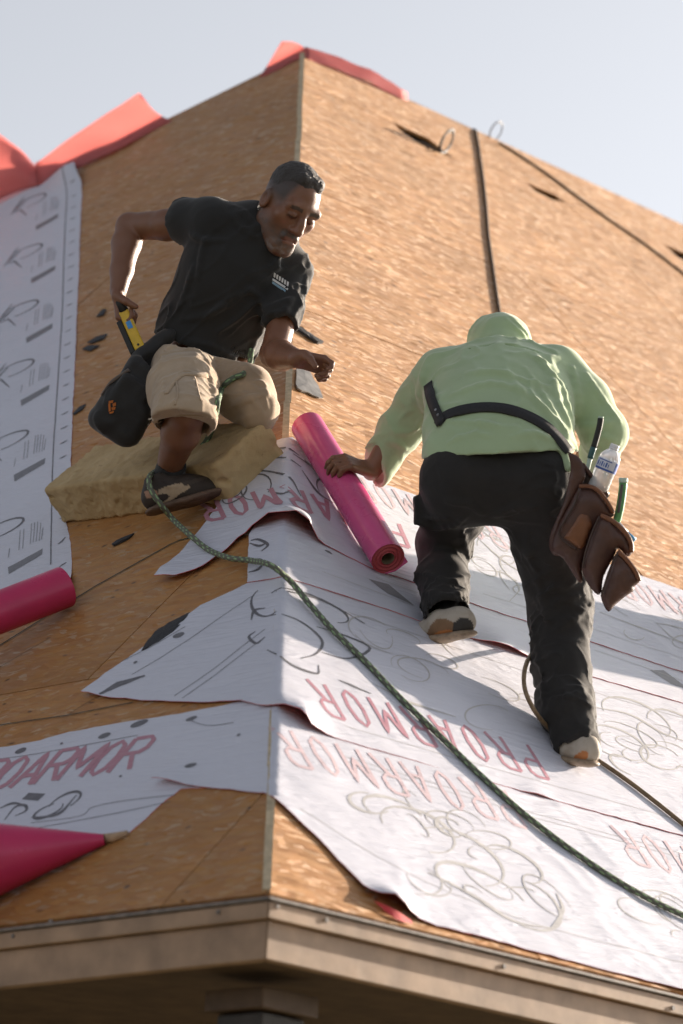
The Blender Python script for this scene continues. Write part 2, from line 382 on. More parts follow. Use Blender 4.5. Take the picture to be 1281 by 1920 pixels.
# nails in the trim
for i, (x, y) in enumerate([(25, 1755), (95, 1728), (410, 1710), (520, 1700), (612, 1725), (945, 1812), (1262, 1890)]):
    side = 'L' if x < 505 else 'R'; n = -DL if side == 'R' else -DR
    P = onplane(n, x, y, 0.0); r = ray(x, y); P = CAM + r * (((CR + n * 0.022 - CAM) @ n) / (r @ n))
    mb = MB(); mb.tube([P - n * 0.004, P + n * 0.003], 0.006, 8); mb.build('nail_head', M_METAL, house)
def strip_on(side, pts, w, h, mat, name, parent):
    """thin line lying on the sheathing"""
    d = NR if side == 'R' else NL; P = [onplane(d, *p, h) for p in pts]; mb = MB(); vs = []
    for i, p in enumerate(P):
        t = nrm(P[min(i + 1, len(P) - 1)] - P[max(i - 1, 0)]); sdv = np.cross(d, t); vs += [p - sdv * w, p + sdv * w]
    mb.add(vs, [(2 * i, 2 * i + 1, 2 * i + 3, 2 * i + 2) for i in range(len(P) - 1)])
    return mb.build(name, mat, parent)
strip_on('L', [(-30, 1228), (60, 1172), (180, 1098), (320, 1020), (335, 1013), (372, 1004), (420, 990)], 0.0035, 0.004, M_CHALK, 'chalk_line', deck)
strip_on('L', [(-20, 1362), (60, 1350), (125, 1341), (250, 1316)], 0.002, 0.004, M_CHALK, 'chalk_line', deck)
strip_on('L', [(125, 1341), (200, 1295), (330, 1205)], 0.0012, 0.0042, M_CHALK, 'chalk_line', deck)
strip_on('L', [(-20, 1262), (60, 1215), (90, 1198)], 0.0012, 0.004, M_CHALK, 'chalk_line', deck)
# ------------------------------------------------------------------ underlayment sheets
def inpoly(p, P):
    x, y = p[..., 0], p[..., 1]; w = np.zeros(x.shape, bool)
    for i in range(len(P)):
        (x0, y0), (x1, y1) = P[i], P[(i + 1) % len(P)]
        if y0 == y1: continue
        c = ((y0 > y) != (y1 > y)) & (x < (x1 - x0) * (y - y0) / (y1 - y0) + x0); w ^= c
    return w
def dens(P, step):
    out = []
    for i in range(len(P)):
        a, b = np.array(P[i]), np.array(P[(i + 1) % len(P)]); n = max(1, int(np.linalg.norm(b - a) / step))
        out += [tuple(a + (b - a) * k / n) for k in range(n)]
    return out
def wrinkle(x, s, amp, ang, seed):
    ca, sa = math.cos(ang), math.sin(ang); a = x * ca + s * sa; b = -x * sa + s * ca
    p = np.stack([a * 2.2 + seed, b * 13 + 0.8 * vnoise(np.stack([x * 3, s * 3, x * 0 + seed], -1)), x * 0 + seed * 1.7], -1)
    r = 1 - np.abs(vnoise(p)) * 2.2; r = np.maximum(r, 0) ** 2
    g = vnoise(np.stack([x * 2.5, s * 2.5, x * 0 + seed * 3.1], -1)) + 0.4 * vnoise(np.stack([x * 7, s * 7, x * 0 + seed], -1))
    return amp * (r * (0.5 + 0.5 * vnoise(np.stack([x * 1.7 + 9, s * 1.7, x * 0 + seed], -1))) + 0.9 * g)
SHEETS = {}
def setrc(o, X):
    at = o.data.attributes.new('rc', 'FLOAT_VECTOR', 'POINT'); A = np.zeros((len(X), 3), np.float32); A[:, :2] = np.asarray(X)[:, :2]; at.data.foreach_set('vector', A.ravel())
class Sheet:
    def __init__(s, key, poly, base, amp=0.003, ang=0.5, bumps=(), grow=0.0, step=0.018, edge_lift=0.0):
        s.P = dens([q(*p) for p in poly], 0.03); s.base, s.amp, s.ang, s.bumps, s.seed = base, amp, ang, [], len(SHEETS) * 3.7 + 1.3; s.step = step
        for (sd, x, y, hh, rr) in bumps: s.bumps.append((*q(sd, x, y), hh, rr))
        rg = random.Random(len(SHEETS)); s.P = [(a + rg.uniform(-1, 1) * 0.002, b + rg.uniform(-1, 1) * 0.002) for a, b in s.P]
        SHEETS[key] = s
    def h(s, x, t):
        x = np.asarray(x, float); t = np.asarray(t, float)
        w = np.abs(wrinkle(x, t, s.amp, s.ang, s.seed)) + s.base
        for (bx, bs, hh, rr) in s.bumps: w = w + hh * np.exp(-((x - bx) ** 2 + (t - bs) ** 2) / rr ** 2)
        return w
    def pt(s, x, t, extra=0.0): return roofpt(x, t, float(s.h(x, t)) + extra)
    def build(s, name, label, **kw):
        P = np.array(s.P); lo, hi = P.min(0), P.max(0); st = s.step
        gx = np.arange(math.floor(lo[0] / st) * st, hi[0] + st, st); gy = np.arange(lo[1], hi[1] + st, st * 0.9)
        G = np.stack(np.meshgrid(gx, gy, indexing='ij'), -1).reshape(-1, 2); G = G[inpoly(G, s.P)]
        pts = [Vector(p) for p in s.P] + [Vector(p) for p in G]; n = len(s.P)
        r = delaunay_2d_cdt(pts, [(i, (i + 1) % n) for i in range(n)], [list(range(n))], 1, 1e-5)
        X = np.array([[v.x, v.y] for v in r[0]]); H = s.h(X[:, 0], X[:, 1])
        top = np.array([roofpt(a, b, c) for (a, b), c in zip(X, H)]); bot = np.array([roofpt(a, b, c - 0.0016) for (a, b), c in zip(X, H)])
        m = len(X); tf = [tuple(f) for f in r[2]]; cnt = {(f[i], f[(i + 1) % len(f)]) for f in tf for i in range(len(f))}
        # face winding: keep outward
        f0 = tf[0]; nn = np.cross(top[f0[1]] - top[f0[0]], top[f0[2]] - top[f0[0]])
        if nn @ (NR + NL) < 0: tf = [f[::-1] for f in tf]; cnt = {(b, a) for a, b in cnt}
        fs = tf + [tuple(i + m for i in f[::-1]) for f in tf] + [(b, a, a + m, b + m) for (a, b) in cnt if (b, a) not in cnt]
        mi = [0] * len(tf) + [1] * (len(fs) - len(tf))
        s.o = mesh_obj(name, np.concatenate([top, bot]).tolist(), fs, [M_SHEET, M_RED], None, True, mi, label=label, cat='underlayment', **kw)
        setrc(s.o, np.concatenate([X, X]))
        m_ = s.o.modifiers.new('edge', 'EDGE_SPLIT'); m_.split_angle = math.radians(60)
        return s.o
    # ---- printing: strokes in roof coordinates laid on the sheet
    def ink(s, strokes, mat, name, w, closed=False):
        """strokes: lists of (x,s[,width]) in roof coordinates"""
        for k, st in enumerate(strokes):
            mb = MB()
            pts = []
            for i in range(len(st) - 1):
                a, b = np.array(st[i][:2]), np.array(st[i + 1][:2]); n = max(1, int(np.linalg.norm(b - a) / 0.018))
                wa = st[i][2] if len(st[i]) > 2 else w; wb = st[i + 1][2] if len(st[i + 1]) > 2 else w
                pts += [(a + (b - a) * j / n, wa + (wb - wa) * j / n) for j in range(n)]
            pts.append((np.array(st[-1][:2]), st[-1][2] if len(st[-1]) > 2 else w)); vs = []; rc = []
            for i, (p, ww) in enumerate(pts):
                t = pts[min(i + 1, len(pts) - 1)][0] - pts[max(i - 1, 0)][0]; L = np.linalg.norm(t)
                if L < 1e-9: t = np.array([1.0, 0]); L = 1
                nn = np.array([-t[1], t[0]]) / L; off = 0.0007 + 0.00005 * (k % 12)
                vs += [s.pt(*(p - nn * ww), off), s.pt(*(p + nn * ww), off)]; rc += [p - nn * ww, p + nn * ww]
            mb.add(vs, [(2 * i, 2 * i + 1, 2 * i + 3, 2 * i + 2) for i in range(len(pts) - 1)])
            setrc(mb.build(name, mat, s.o, smooth=True), rc)
    def pinked(s, strokes, mat, name, wpx, smooth_=True):
        """strokes given as (side, x, y) picks"""
        out = []
        for st in strokes:
            c = [q(*p[:3]) for p in st]
            if smooth_ and len(c) > 2: c = [tuple(p) for p in spline(c, 6)]
            out.append(c)
        return s.ink(out, mat, name, wpx)
LET = {'P': [[(0, 0), (0, 1)], [(0, 1), (.45, 1), (.6, .88), (.6, .62), (.45, .5), (0, .5)]],
       'R': [[(0, 0), (0, 1)], [(0, 1), (.45, 1), (.6, .88), (.6, .65), (.45, .53), (0, .53)], [(.28, .53), (.62, 0)]],
       'O': [[(.1, .15), (.03, .5), (.1, .85), (.3, 1), (.5, .85), (.57, .5), (.5, .15), (.3, 0), (.1, .15)]],
       'A': [[(0, 0), (.3, 1), (.6, 0)], [(.12, .32), (.48, .32)]],
       'M': [[(0, 0), (0, 1), (.35, .3), (.7, 1), (.7, 0)]]}
def word(txt, x0, s0, adv, hgt, slant=0.3, flip=False, wide=0.62):
    out = []; sg = -1 if flip else 1; x = 0
    for ch in txt:
        for st in LET[ch]: out.append([(x0 + sg * (x + (px * wide / 0.6 + slant * py) * hgt), s0 + sg * py * hgt) for px, py in st])
        x += adv * (1.12 if ch == 'M' else 1.0)
    return out
RX = 1460
Sheet('E', [('L', -220, 1432), ('L', 0, 1403), ('L', 75, 1390), ('L', 130, 1374), ('L', 240, 1354), ('L', 370, 1334), ('L', 450, 1317), ('L', 496, 1310), ('L', 496, 1472), ('L', 420, 1476), ('L', 340, 1480), ('L', 300, 1512), ('L', 245, 1562), ('L', 180, 1570), ('L', 0, 1585), ('L', -220, 1600)], 0.002, 0.003, 0.3)
Sheet('A', [('R', 501, 1300), ('R', 640, 1350), ('R', 1281, 1535), ('R', RX, 1590), ('R', RX, 1908), ('R', 1281, 1860), ('R', 1000, 1786), ('R', 800, 1733), ('R', 745, 1712), ('R', 700, 1690), ('R', 655, 1640), ('R', 600, 1580), ('R', 545, 1528), ('R', 498, 1484),
            ('L', 400, 1480), ('L', 292, 1473), ('L', 340, 1442), ('L', 400, 1400), ('L', 445, 1352), ('L', 490, 1302)], 0.005, 0.0042, -0.75, [('L', 300, 1474, 0.02, 0.09), ('R', 725, 1703, 0.035, 0.07), ('R', 560, 1360, 0.0, 0.1)])
Sheet('B', [('R', 500, 1050), ('R', 640, 1085), ('R', 1281, 1290), ('R', RX, 1345), ('R', RX, 1622), ('R', 1281, 1572), ('R', 900, 1467), ('R', 640, 1392), ('R', 575, 1372), ('R', 545, 1352), ('R', 505, 1325), ('L', 455, 1319), ('L', 380, 1321), ('L', 280, 1318), ('L', 158, 1307), ('L', 175, 1292), ('L', 200, 1268), ('L', 290, 1204), ('L', 380, 1140), ('L', 440, 1112), ('L', 472, 1096), ('L', 490, 1060)], 0.008, 0.003, -0.5,
      [('R', 552, 1350, 0.034, 0.075), ('L', 165, 1303, 0.012, 0.05), ('R', 1005, 1500, 0.006, 0.06)])
Sheet('D', [('R', 540, 960), ('R', 700, 1010), ('R', 1281, 1222), ('R', RX, 1280), ('R', RX, 1377), ('R', 1281, 1325), ('R', 985, 1238), ('R', 900, 1211), ('R', 780, 1169), ('R', 640, 1122), ('R', 560, 1097), ('R', 497, 1078), ('L', 468, 1098), ('L', 470, 1010), ('L', 484, 985), ('L', 528, 955)], 0.011, 0.0026, -0.4,
      [('R', 935, 1226, 0.02, 0.10)])
Sheet('C', [('R', 545, 828), ('R', 572, 850), ('R', 640, 884), ('R', 715, 915), ('R', 1000, 1015), ('R', 1281, 1115), ('R', RX, 1178), ('R', RX, 1330), ('R', 1281, 1268), ('R', 900, 1145), ('R', 687, 1070), ('R', 589, 1022), ('R', 558, 1004), ('L', 520, 992), ('L', 480, 1000), ('L', 450, 1016), ('L', 420, 1045), ('L', 385, 1068), ('L', 335, 1092), ('L', 298, 1096), ('L', 312, 1078), ('L', 350, 1035), ('L', 395, 982), ('L', 430, 930), ('L', 455, 893), ('L', 488, 850)], 0.014, 0.0032, -0.5,
      [('R', 545, 996, 0.050, 0.08), ('L', 500, 985, 0.018, 0.07), ('L', 310, 1090, 0.02, 0.08)])
Sheet('L', [('L', -300, 462), ('L', -60, 384), ('L', 0, 362), ('L', 75, 322), ('L', 128, 309), ('L', 148, 316), ('L', 155, 345), ('L', 148, 520), ('L', 143, 640), ('L', 136, 800), ('L', 133, 900), ('L', 124, 975), ('L', 132, 1012), ('L', 136, 1060), ('L', 138, 1132), ('L', 60, 1165), ('L', -300, 1290)], 0.002, 0.0022, 0.9,
      [('L', 140, 330, 0.05, 0.12), ('L', 138, 1110, 0.02, 0.10)])
grp = 'white printed underlayment sheets on the roof'
SHEETS['E'].build('underlayment_sheet', 'white sheet with red lettering on the shaded slope, lowest at left', group=grp)
SHEETS['A'].build('underlayment_sheet', 'lowest sunlit white sheet along the right eave, wrapping the hip', group=grp)
SHEETS['B'].build('underlayment_sheet', 'white sheet crossed by the braided rope, with torn point on the shaded slope', group=grp)
SHEETS['D'].build('underlayment_sheet', 'white sheet under the standing man\'s raised foot, with reddish lower edge', group=grp)
SHEETS['C'].build('underlayment_sheet', 'topmost white sheet under the held pink roll, with curled torn flap', group=grp)
SHEETS['L'].build('underlayment_sheet', 'long white sheet hanging down the left edge of the shaded slope', group=grp)
S = SHEETS
# ---- lettering
x0, s0 = q('L', -2, 1482)
def hgt(side, a, b): return abs(q(side, *a)[1] - q(side, *b)[1])
S['E'].ink(word('PROARMOR', q('L', -110, 1499)[0], q('L', -2, 1482)[1], 0.090, 0.155, 0.6, wide=.5), M_INKR, 'red_lettering', 0.0095)
S['C'].ink(word('PROARMOR', q('R', 700, 985)[0] + 0.10, q('R', 598, 940)[1], 0.105, 0.14, -0.3, True, .45), M_INKR, 'red_lettering', 0.0095)
S['B'].ink(word('PROARMOR', q('R', 985, 1405)[0], q('R', 930, 1385)[1], 0.114, 0.16, -0.5, True, .40), M_INKR, 'red_lettering', 0.0070)
S['A'].ink(word('PROARMOR', q('R', 940, 1478)[0], q('R', 900, 1475)[1], 0.114, 0.165, -0.5, True, .40), M_INKL, 'red_lettering', 0.0070)
S['A'].ink(word('PROARMOR', q('R', 1120, 1610)[0] + 0.95, q('R', 1120, 1545)[1], 0.114, 0.165, -0.5, True, .40), M_INKL, 'red_lettering', 0.0070)
S['C'].ink(word('PROARMOR', q('R', 955, 1010)[0], q('R', 900, 985)[1], 0.098, 0.14, -0.5, True, .40), M_INKL, 'red_lettering', 0.0075)
S['C'].ink(word('PROARMOR', q('R', 1300, 1130)[0] + 0.3, q('R', 1230, 1112)[1], 0.098, 0.14, -0.5, True, .40), M_INKL, 'red_lettering', 0.0075)
def loops(side, c, sc, seed, n=5):
    """abstract flourishes: open loops and arcs"""
    rg = random.Random(seed); out = []; cx, cs = q(side, *c)
    for k in range(n):
        ox, oy = rg.uniform(-.5, .5) * sc * 2.2, rg.uniform(-.5, .5) * sc; a0 = rg.uniform(0, 6.28); span = rg.uniform(2.6, 5.6); rx, ry = sc * rg.uniform(.25, .6), sc * rg.uniform(.12, .3); th = rg.uniform(-.5, .9)
        st = []
        for i in range(15):
            t = i / 14; a = a0 + span * t; px, py = rx * math.cos(a), ry * math.sin(a)
            st.append((cx + ox + px * math.cos(th) - py * math.sin(th), cs + oy + px * math.sin(th) + py * math.cos(th), 0.0022 + 0.0055 * math.sin(math.pi * t) ** 3 * rg.uniform(.6, 1)))
        out.append(st)
    return out
def ell(side, cx, cy, rx, ry, a0=0, a1=360, tilt=0, n=16):
    t = math.radians(tilt); out = []
    for i in range(n + 1):
        a = math.radians(a0 + (a1 - a0) * i / n); px, py = rx * math.cos(a), ry * math.sin(a)
        out.append((side, cx + px * math.cos(t) - py * math.sin(t), cy + px * math.sin(t) + py * math.cos(t)))
    return out
def fat(strokes, w0, w1):
    out = []
    for st in strokes:
        c = [q(*p[:3]) for p in st]; n = len(c)
        out.append([(a, b, w0 + (w1 - w0) * math.sin(math.pi * i / (n - 1)) ** 2) for i, (a, b) in enumerate(c)])
    return out
def pk(side, pts): return [(side, x, y) for x, y in spline([np.array(p) for p in pts], 5)]
M_INKS = mat_ink('sunlit grey print', (0.44, 0.43, 0.43))  # paler copy of the grey print, sunlight on the right slope in its colour
# lowest sunlit sheet: pale open curls
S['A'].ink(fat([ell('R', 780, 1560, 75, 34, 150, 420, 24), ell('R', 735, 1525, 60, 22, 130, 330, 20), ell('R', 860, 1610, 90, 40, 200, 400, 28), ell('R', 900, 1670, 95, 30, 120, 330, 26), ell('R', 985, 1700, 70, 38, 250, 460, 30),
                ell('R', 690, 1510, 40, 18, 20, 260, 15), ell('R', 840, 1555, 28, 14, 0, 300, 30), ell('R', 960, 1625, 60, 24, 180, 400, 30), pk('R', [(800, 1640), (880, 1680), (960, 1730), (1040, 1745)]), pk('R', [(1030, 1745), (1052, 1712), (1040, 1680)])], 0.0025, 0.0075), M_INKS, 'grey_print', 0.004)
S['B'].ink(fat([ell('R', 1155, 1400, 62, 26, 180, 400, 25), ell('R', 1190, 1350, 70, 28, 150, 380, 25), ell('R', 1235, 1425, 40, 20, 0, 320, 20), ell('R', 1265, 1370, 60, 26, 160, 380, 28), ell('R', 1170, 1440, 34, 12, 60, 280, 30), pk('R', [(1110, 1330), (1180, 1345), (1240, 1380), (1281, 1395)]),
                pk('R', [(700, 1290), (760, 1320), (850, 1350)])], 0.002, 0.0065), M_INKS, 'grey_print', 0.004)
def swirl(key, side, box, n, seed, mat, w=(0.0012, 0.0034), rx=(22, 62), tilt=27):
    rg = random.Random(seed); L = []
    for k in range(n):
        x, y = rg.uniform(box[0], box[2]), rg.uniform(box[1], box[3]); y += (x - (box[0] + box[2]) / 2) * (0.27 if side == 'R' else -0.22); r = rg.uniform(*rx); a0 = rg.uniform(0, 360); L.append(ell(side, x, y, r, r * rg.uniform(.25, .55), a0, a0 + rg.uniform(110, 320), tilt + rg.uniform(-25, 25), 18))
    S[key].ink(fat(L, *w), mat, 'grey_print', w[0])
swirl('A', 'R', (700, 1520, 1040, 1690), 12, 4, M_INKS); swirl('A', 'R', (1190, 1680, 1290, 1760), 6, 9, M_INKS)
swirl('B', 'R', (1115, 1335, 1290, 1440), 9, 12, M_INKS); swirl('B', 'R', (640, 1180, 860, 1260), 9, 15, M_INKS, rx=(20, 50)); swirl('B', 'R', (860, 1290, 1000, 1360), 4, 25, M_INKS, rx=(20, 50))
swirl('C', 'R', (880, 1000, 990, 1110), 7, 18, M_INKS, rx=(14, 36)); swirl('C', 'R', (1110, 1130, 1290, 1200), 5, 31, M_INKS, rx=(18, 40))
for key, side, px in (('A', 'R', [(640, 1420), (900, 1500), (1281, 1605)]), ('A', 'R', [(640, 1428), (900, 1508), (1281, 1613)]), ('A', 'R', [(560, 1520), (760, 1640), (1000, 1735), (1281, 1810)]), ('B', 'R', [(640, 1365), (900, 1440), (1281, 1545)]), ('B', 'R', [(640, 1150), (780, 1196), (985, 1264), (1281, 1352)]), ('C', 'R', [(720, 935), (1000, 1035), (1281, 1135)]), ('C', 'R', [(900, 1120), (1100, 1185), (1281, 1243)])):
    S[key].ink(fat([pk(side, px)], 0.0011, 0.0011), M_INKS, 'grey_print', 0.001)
# hip curls in the shade
S['B'].ink(fat([ell('R', 580, 1140, 75, 18, 190, 400, 22), ell('L', 500, 1135, 26, 26, 60, 260, -20), pk('L', [(482, 1190), (470, 1200), (484, 1212), (500, 1200)]), pk('R', [(505, 1150), (560, 1170), (600, 1205), (590, 1230), (560, 1240)]), pk('R', [(590, 1180), (640, 1195), (690, 1220), (650, 1240), (600, 1228)]),
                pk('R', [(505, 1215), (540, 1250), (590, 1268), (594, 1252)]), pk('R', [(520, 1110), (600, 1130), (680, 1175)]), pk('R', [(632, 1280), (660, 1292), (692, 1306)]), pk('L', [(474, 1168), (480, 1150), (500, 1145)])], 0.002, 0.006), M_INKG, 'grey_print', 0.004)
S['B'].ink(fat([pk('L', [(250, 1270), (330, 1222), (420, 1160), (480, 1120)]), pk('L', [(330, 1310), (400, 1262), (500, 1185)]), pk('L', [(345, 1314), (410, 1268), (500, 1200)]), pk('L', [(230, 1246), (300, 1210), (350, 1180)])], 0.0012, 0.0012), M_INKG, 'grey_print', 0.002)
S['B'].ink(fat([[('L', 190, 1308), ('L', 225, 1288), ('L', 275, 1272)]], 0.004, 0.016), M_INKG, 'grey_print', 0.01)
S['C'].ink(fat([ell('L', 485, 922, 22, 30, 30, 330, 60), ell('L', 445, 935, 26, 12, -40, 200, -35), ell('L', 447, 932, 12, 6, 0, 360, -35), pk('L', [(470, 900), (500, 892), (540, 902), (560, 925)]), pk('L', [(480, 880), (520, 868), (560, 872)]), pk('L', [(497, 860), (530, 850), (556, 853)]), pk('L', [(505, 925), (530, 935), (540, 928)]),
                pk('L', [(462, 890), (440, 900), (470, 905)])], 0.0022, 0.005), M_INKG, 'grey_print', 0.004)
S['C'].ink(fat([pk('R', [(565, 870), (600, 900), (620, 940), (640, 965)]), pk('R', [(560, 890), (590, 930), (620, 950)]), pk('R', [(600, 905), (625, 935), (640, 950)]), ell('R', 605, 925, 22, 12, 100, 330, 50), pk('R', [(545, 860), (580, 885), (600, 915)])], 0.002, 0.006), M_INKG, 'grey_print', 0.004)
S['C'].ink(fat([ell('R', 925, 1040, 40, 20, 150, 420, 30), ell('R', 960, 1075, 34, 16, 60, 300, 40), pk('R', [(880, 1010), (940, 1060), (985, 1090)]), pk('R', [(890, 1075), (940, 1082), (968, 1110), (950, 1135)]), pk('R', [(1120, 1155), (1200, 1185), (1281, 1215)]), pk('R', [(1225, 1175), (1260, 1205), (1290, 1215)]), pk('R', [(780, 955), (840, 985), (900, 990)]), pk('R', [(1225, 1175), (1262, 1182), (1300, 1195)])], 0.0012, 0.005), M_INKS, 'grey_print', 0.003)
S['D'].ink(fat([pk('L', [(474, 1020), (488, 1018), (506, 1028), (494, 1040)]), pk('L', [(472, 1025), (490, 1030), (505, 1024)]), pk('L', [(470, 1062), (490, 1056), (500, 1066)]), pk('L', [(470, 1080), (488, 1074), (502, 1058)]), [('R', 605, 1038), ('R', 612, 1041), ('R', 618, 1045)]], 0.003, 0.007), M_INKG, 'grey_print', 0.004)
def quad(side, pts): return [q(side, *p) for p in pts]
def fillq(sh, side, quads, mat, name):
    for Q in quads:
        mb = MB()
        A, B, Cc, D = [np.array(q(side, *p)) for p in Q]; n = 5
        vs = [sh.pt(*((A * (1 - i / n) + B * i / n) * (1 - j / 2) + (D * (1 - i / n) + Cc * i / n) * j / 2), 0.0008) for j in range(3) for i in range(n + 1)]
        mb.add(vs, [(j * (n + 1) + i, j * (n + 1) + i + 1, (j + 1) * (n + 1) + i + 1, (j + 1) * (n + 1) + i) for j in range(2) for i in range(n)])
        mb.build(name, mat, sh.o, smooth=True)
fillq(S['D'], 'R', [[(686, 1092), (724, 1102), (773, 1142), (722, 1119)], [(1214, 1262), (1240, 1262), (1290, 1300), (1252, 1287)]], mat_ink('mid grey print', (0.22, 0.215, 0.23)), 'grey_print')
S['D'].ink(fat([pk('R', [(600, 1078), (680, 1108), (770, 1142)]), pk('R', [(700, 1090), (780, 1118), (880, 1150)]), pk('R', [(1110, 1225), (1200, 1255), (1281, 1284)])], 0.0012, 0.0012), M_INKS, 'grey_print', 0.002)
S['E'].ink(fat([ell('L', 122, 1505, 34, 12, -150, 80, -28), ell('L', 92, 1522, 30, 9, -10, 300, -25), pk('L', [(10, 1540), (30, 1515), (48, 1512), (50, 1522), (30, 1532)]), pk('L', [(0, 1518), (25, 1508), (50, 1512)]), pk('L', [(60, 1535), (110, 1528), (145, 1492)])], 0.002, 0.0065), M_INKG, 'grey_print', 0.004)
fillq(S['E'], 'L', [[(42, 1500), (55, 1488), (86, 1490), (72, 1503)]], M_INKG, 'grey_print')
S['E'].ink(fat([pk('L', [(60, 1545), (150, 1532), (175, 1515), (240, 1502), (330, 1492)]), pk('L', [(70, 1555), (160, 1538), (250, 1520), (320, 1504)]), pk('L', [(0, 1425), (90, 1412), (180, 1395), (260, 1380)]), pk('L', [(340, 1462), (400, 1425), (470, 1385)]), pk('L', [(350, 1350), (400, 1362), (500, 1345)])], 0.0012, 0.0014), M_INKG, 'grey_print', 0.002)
def spots(sh, side, L, mat=M_INKG):
    for (x, y, rx, ry) in L:
        mb = MB()
        c = sh.pt(*q(side, x, y), 0.0009); ring = [sh.pt(*q(side, x + rx * math.cos(a), y + ry * math.sin(a) - 0.35 * rx * math.cos(a)), 0.0009) for a in np.linspace(0, 2 * math.pi, 12, endpoint=False)]
        mb.add([c] + ring, [(0, 1 + k, 1 + (k + 1) % 12) for k in range(12)])
        mb.build('printed_spot', mat, sh.o)
spots(S['E'], 'L', [(40, 1409, 11, 4.5), (197, 1381, 12, 4.5), (262, 1358, 17, 5), (360, 1349, 11, 3.5), (117, 1396, 3, 2), (227, 1457, 3, 2)])
spots(S['A'], 'L', [(361, 1441, 11, 4), (450, 1382, 4, 2)])
spots(S['B'], 'L', [(338, 1196, 11, 4.5), (257, 1247, 4, 2)])
# hanging sheet: margin line, dashes, blocks of print
S['L'].pinked([[('L', x, y) for x, y in [(128, 332), (121, 480), (117, 600), (108, 740), (101, 850), (98, 960), (96, 1060)]]], M_INKG, 'grey_print', 0.0028)
yy = 327; dash = []; i = 0
while yy < 985:
    sc = 0.85 + 0.4 * (yy - 327) / 700; xe = 141 - 26 * (yy - 327) / 640
    if not 860 < yy < 975: dash.append([('L', xe - 6 * sc, yy + 2.5 * sc), ('L', xe, yy), ('L', xe + 6 * sc, yy - 3.5 * sc)])
    yy += 24.5 * sc if i % 1 == 0 else 8; i += 1
dash += [[('L', 110, 1022), ('L', 118, 1016), ('L', 124, 1009)], [('L', 112, 1065), ('L', 119, 1060), ('L', 126, 1056)], [('L', 113, 975), ('L', 120, 973)]]
S['L'].ink(fat(dash, 0.002, 0.0042), M_INKG, 'grey_print', 0.003)
bl = [(90, 413), (83, 511), (76, 621), (68, 737), (58, 876), (50, 1047)]; quads = []; fine = []; cur = []
for (x, y) in bl:
    k = 0.92 + 0.5 * (y - 413) / 634
    quads.append([(x - 24 * k, y + 13 * k), (x + 22 * k, y - 12 * k), (x + 21 * k, y - 4 * k), (x - 23 * k, y + 22 * k)])
    for j, (dx, y0, y1) in enumerate([(-9, -12, -36), (-4, -14, -38), (6, -20, -45), (10, -22, -46), (14, -23, -47), (18, -24, -46), (21, -26, -40), (-23, -2, -12)]):
        fine.append([('L', x + dx * k - 1, y + y0 * k + 3), ('L', x + dx * k + 2, y + y1 * k)])
    cur.append(ell('L', x - 36 * k, y - 36 * k, 36 * k, 8 * k, -130, 110, -24))
    cur.append([('L', x - 75 * k, y - 10 * k), ('L', x - 62 * k, y - 28 * k), ('L', x - 48 * k, y - 46 * k)]); cur.append([('L', x - 70 * k, y - 14 * k), ('L', x - 55 * k, y - 20 * k), ('L', x - 42 * k, y - 8 * k)])
    cur.append([('L', x - 66 * k, y - 18 * k), ('L', x - 56 * k, y - 28 * k), ('L', x - 44 * k, y - 40 * k)])
fillq(S['L'], 'L', quads, mat_ink('dark grey print', (0.16, 0.16, 0.185)), 'grey_print')
S['L'].ink(fat(fine, 0.0016, 0.0016), mat_ink('fine print', (0.27, 0.27, 0.30)), 'grey_print', 0.002)
S['L'].ink(fat(cur, 0.0022, 0.006), M_INKG, 'grey_print', 0.004)

mb = MB(); rowa = [PR_(x, y, h) for x, y, h in ((700, 1688, .006), (716, 1694, .012), (734, 1702, .016), (752, 1712, .012), (772, 1726, .006))]; rowb = [PR_(x, y, h) for x, y, h in ((704, 1692, .004), (722, 1708, .006), (740, 1722, .007), (756, 1728, .006), (774, 1732, .004))]
mb.add(rowa + rowb, [(k, k + 1, 6 + k, 5 + k) for k in range(4)]); oo = mb.build('folded_corner', M_RED, S['A'].o, smooth=True); oo['label'] = 'red underside of a turned-up corner'
